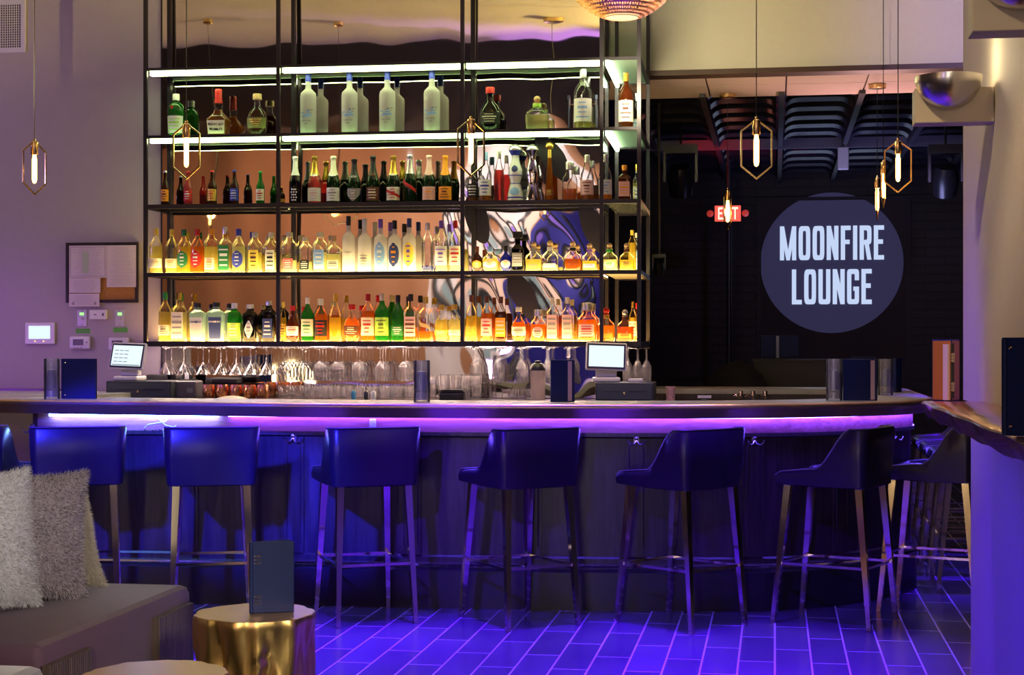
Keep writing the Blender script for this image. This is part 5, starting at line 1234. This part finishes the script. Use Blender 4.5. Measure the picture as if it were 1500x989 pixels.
# curved ceiling louvres between beams
SLAT = mat('louvre_black', (.03, .03, .05), .25, .5)
ZC = 3.30; colx = [-1.12+.585*i for i in range(7)]
for r_, (ya, yb_) in enumerate(((12.2, 15.35), (15.65, 18.6))):
    for i in range(6):
        xc = colx[i]+.29; e = thing('ceiling_louvre', 'black curved-slat ceiling louvre, %s row, %s from left' % (('near', 'far')[r_], ORD[i+1]), 'louvre', (xc, ya, ZC), 0, 'curved louvres on the stage ceiling')
        ns = (6, 5)[r_]
        for s in range(ns):
            y = (yb_-ya)*(s+.35)/ns; b = MB(); rings = []
            for q in range(21):
                t = -1+2*q/20; x = t*.255; z = -.045*abs(t)**7+.02
                rings.append([(x, y, z), (x, y+.16, z-.012), (x, y+.16, z+.0), (x, y+.01, z+.045)])
            b.loft(rings); b.build('slat', SLAT, e, smooth=True)
for i in range(7):
    x = colx[i]; o = MB().box(x-.022, x+.022, 12.25, 18.9, ZC-.06, ZC+.12).build('ceiling_beam', mat('beam_black', (.022, .020, .03), .45)); tag(o, 'black steel ceiling beam running to the stage wall, %s from left' % ORD[i+1], 'beam', 'beams of the stage ceiling')
for k, y in enumerate((15.5,)):
    o = MB().box(-1.4, 2.7, y-.04, y+.04, ZC-.07, ZC+.02).build('cross_beam', mat('beam_violet', (.035, .03, .05), .5)); tag(o, 'single cross beam under the black curved louvres', 'beam')
# stage lights, speaker label
for k, (px, py) in enumerate(((997, 262), (1385, 262), (965, 392))):
    P = atd(px, 14.5 if k < 2 else 13, py); e = thing('stage_light', ('dark moving stage light left of exit sign', 'dark moving stage light beside the right wall', 'small lamp hanging beside shelf unit')[k], 'stage light', P)
    s = 1 if k < 2 else .35
    MB().lathe([(.001, -.16*s), (.10*s, -.15*s), (.12*s, 0), (.09*s, .12*s), (.001, .14*s)], 20).build('head', mat('lamp_black', (.012, .012, .016), .3), e, smooth=True, rot=(.5, 0, 0))
    for sx in (-1, 1): MB().box(sx*.14*s-.012*s, sx*.14*s+.012*s, -.03*s, .03*s, -.03*s, .22*s).build('yoke_arm', mat('lamp_black'), e)
    MB().box(-.15*s, .15*s, -.06*s, .06*s, .22*s, .30*s).build('yoke_base', mat('lamp_black'), e)
    MB().tube([(0, 0, .30*s), (0, 0, 3.72-P.z)], .012, 6).build('pipe', BLACKP, e)
P = atd(1235, 15.0, 228); e = thing('wall_speaker', 'small grey tagged fixture hanging under the cross beam', 'fixture', P)
MB().rbox(-.05, .05, -.03, .03, -.13, .08, .01).build('case', mat('fixture_grey', (.28, .25, .26), .5), e); MB().tube([(0, 0, .08), (0, 0, ZC-.07-P.z+.02)], .006, 6).build('stem', BLACKP, e)
# DJ desk, monitor, round chair, pole
P = atd(1160, 13.6, 530); e = thing('host_desk', 'dark brown desk behind the bar\'s far side', 'desk', (P.x, P.y, 0))
MB().box(-.31, .62, 0, .5, 0, P.z).build('desk_body', mat('desk_brown', (.018, .010, .011), .5), e); MB().box(-.33, .64, -.02, .52, P.z, P.z+.02).build('desk_top', mat('desk_brown'), e)
Q = atd(1142, 13.75, 530); e = thing('monitor', 'black computer monitor standing on the host desk', 'monitor', (Q.x, Q.y, P.z+.0205), FC+.15)
MB().rbox(-.165, .165, -.012, .012, .02, .20, .006).build('screen_back', mat('gloss_black', (.03, .04, .11), .15), e)
MB().box(-.035, -.01, -.016, -.0125, .01, .195).build('bright_strip', mat('silver_strip', (.6, .65, .75), .3, .6), e); MB().box(-.05, .05, -.04, .04, 0, .008).build('foot', BLACKP, e); MB().box(-.015, .015, -.01, .01, .0085, .03).build('neck', BLACKP, e)
P = atd(1080, 13.1, 560); o = MB().lathe([(.16, 0), (.30, .25), (.33, .60), (.30, .95), (.20, 1.16), (.06, 1.26), (.001, 1.28)], 26).build('round_chair', mat('velvet_black', (.008, .007, .010), .9), smooth=True)
o.location = (P.x, P.y, 0); tag(o, 'rounded black high-back chair left of the host desk', 'chair')
P = atd(1068, 17.5, 400); o = MB().tube([(0, 0, 0), (0, 0, 3.72)], .03, 10).build('stage_pole', mat('pole_black', (.02, .02, .03), .4), smooth=True); o.location = (P.x, P.y, 0); tag(o, 'thin dark vertical pole before the black brick wall', 'pole')

# ------------------------------------------------------------------ lounge foreground: bench, ottoman, pillows, gold stumps
VEL = mat('plum_velvet', (.095, .045, .080), .75, noise=.15, nscale=9, sheen=.15, bump=.08, bscale=150)
bn = thing('velvet_bench', 'long plum velvet bench with ribbed dark panels, under the shaggy pillows', 'bench', (0, 0, 0))
MB().rbox(-3.5, -2.285, 4.87, 6.22, .10, .45, .035).build('upholstery', VEL, bn, smooth=True)
RIB = wood('rib_wood', (.05, .035, .035), (.11, .075, .07), .4, 'Z')
for (y0, y1) in ((4.875, 5.20), (5.80, 6.17)):
    b = MB().box(-2.285, -2.262, y0, y1, 0, .385); n = int((y1-y0)/.017)
    for i in range(n): y = y0+(i+.5)*(y1-y0)/n; b.tube([(-2.262, y, 0), (-2.262, y, .383)], .0062, 6)
    b.build('ribbed_panel', RIB, bn)
MB().box(-3.4, -2.35, 4.95, 6.1, 0, .0995).build('plinth', BLACKP, bn)
A = atd(28, 4.85)
ot = thing('ottoman', 'pale grey rounded ottoman at the bottom left corner', 'ottoman', (0, 0, 0))
MB().rbox(-3.4, A.x, 4.2, 4.76, .06, .415, .04).build('cushion', mat('grey_velvet', (.24, .22, .28), .7, sheen=.5), ot, smooth=True)
MB().box(-3.3, A.x-.06, 4.25, 4.7, 0, .0595).build('foot', BLACKP, ot)
def pillow(px, ybot, Z, size, rz, lean, cols, lab, seed, zb=.462, roll=0., taper=0.):
    P = atd(px, Z); rnd = random.Random(seed)
    e = thing('shaggy_pillow', lab, 'pillow', (P.x, P.y, zb), rz, 'shaggy pillows on the bench')
    W = size; Rm = Matrix.Rotation(roll, 4, 'Y') @ Matrix.Rotation(lean, 4, 'X')
    def sp(u, v, s):
        u = max(-1., min(1., u)); v = max(-1., min(1., v))
        px_ = W/2*u*(1-.10*(1-v*v))*(1-taper*((v+1)/2)**.8); pz = W/2*v*(1-.10*(1-u*u))
        t = .066*((1-abs(u)**2.6)*(1-abs(v)**2.6))**.55
        return Rm @ Vector((px_, s*t, pz+W/2*.98))
    b = MB(); n = 18
    for s in (-1, 1):
        vs = [sp(-1+2*i/n, -1+2*j/n, s) for j in range(n+1) for i in range(n+1)]
        b.add(vs, [(j*(n+1)+i, j*(n+1)+i+1, (j+1)*(n+1)+i+1, (j+1)*(n+1)+i) for j in range(n) for i in range(n)])
    b.build('cushion', mat('pillow_base_'+cols[0], COLP[cols[0]], .9), e, smooth=True)
    bb = {c: MB() for c in cols}; NF = 15000
    for k in range(NF):
        u, v = rnd.uniform(-1, 1), rnd.uniform(-1, 1); s = -1 if rnd.random() < .72 else 1
        if rnd.random() < .12: (u, v) = (math.copysign(1, u), v) if rnd.random() < .5 else (u, math.copysign(1, v))
        p = sp(u, v, s); du = sp(u+.02, v, s)-sp(u-.02, v, s); dv = sp(u, v+.02, s)-sp(u, v-.02, s)
        nn = du.cross(dv)*(-s); nn = nn*-1 if nn.dot(Rm @ Vector((0, s, 0))) < 0 else nn
        nn.normalize(); nn += Rm @ Vector((u*.5, 0, v*.5))*(max(abs(u), abs(v))**6)
        dr = (nn+Vector((rnd.gauss(0, .55), rnd.gauss(0, .55), rnd.gauss(-.25, .5)))).normalized()
        L_ = rnd.uniform(.012, .022); sd = dr.cross(Vector((rnd.gauss(0, 1), rnd.gauss(0, 1), rnd.gauss(0, 1)))).normalized()*.0013
        q = p+dr*L_; bb[rnd.choice(cols)].add([p-sd, p+sd, q], [(0, 1, 2)])
    for c in cols:
        me = bpy.data.meshes.new('pile'); me.from_pydata(bb[c].v, [], bb[c].f); me.materials.append(mat('fibre_'+c, COLP[c], .5, sheen=.3))
        o = bpy.data.objects.new('pile', me); COL.objects.link(o); o.parent = e; o['kind'] = 'stuff'
COLP = {'grey': (.40, .35, .38), 'lgrey': (.66, .63, .65), 'dgrey': (.16, .13, .16), 'beige': (.62, .56, .42), 'cream': (.72, .68, .56), 'silver': (.78, .79, .80), 'mid': (.42, .41, .42)}
pillow(95, 0, 6.28, .37, ang(100, .55), .15, ('beige', 'cream'), 'beige shaggy pillow lying behind the grey ones', 3, zb=.462, taper=.72)
pillow(42, 0, 5.98, .48, ang(58, .55), -.05, ('grey', 'lgrey', 'dgrey'), 'dark grey shaggy pillow in the middle of the three', 1, roll=.05)
pillow(-18, 0, 5.72, .50, ang(-20, .75), -.12, ('silver', 'mid', 'lgrey'), 'pale silver shaggy pillow at the left edge of view', 2)
GOLD = mat('burnished_gold', (.88, .62, .22), .30, 1.0, bump=.06, bscale=30)
def stump(px, cy, w_, z, lab, seed):
    Z = (H-z)*F/(cy-505); P = atd(px, Z); R = w_*Z/F/2; rnd = random.Random(seed)
    e = thing('stump_table', lab, 'side table', (P.x, P.y, 0), 0, 'gold stump tables')
    ph = [rnd.uniform(0, 6.28) for _ in range(8)]; n = 96; rings = []; nz = 40
    for j in range(nz+1):
        t = j/nz; ring = []
        for i in range(n):
            a = 2*PI*i/n
            r = R*(1-.10*math.sin(PI*min(1, t*1.05))+.02*(1-t)**2*6)
            am = .35+.65*math.sin(PI*t)
            r += 1.5*R*am*(.030*math.sin(3*a+ph[0])+.034*math.sin(7*a+ph[1]+1.4*t)+.030*math.sin(12*a+ph[2]-1.8*t+.8*math.sin(5*t))+.017*math.sin(21*a+ph[3]+3*t))
            for q, (ka, kt) in enumerate(((-2.0, .55), (-1.1, .72), (-2.6, .8))):
                dd = ((a-(ka % (2*PI)))**2+((t-kt)*2.2)**2)
                r += R*.05*math.exp(-dd/.03)-R*.06*math.exp(-dd/.008)
            if t > .97: r = r*(1-.012*(t-.97)/.03)
            ring.append((r*math.cos(a), r*math.sin(a), z*t))
        rings.append(ring)
    MB().loft(rings, True, False).build('trunk', GOLD, e, smooth=True)
    MB().loft([[(x*.999, y*.999, z-.0005) for x, y, _ in rings[-1]], [(x*.985, y*.985, z+.002) for x, y, _ in rings[-1]]]).build('table_top', mat('satin_gold', (.62, .40, .22), .38, .85), e)
    return e, Z
e, Z1 = stump(374, 898, 176, .45, 'gold tree-stump table carrying the upright navy menu', 5)
stump(228, 988, 212, .40, 'gold tree-stump table cut off by the bottom edge of view', 9)
Pm = onz(399, 897, .4525)
menu(0, 0, 0, 0, FC+.32, 'navy ring-bound menu standing on the gold stump table', loc=Pm, hm=.252, wm=.150, rings=True, open_=.25)
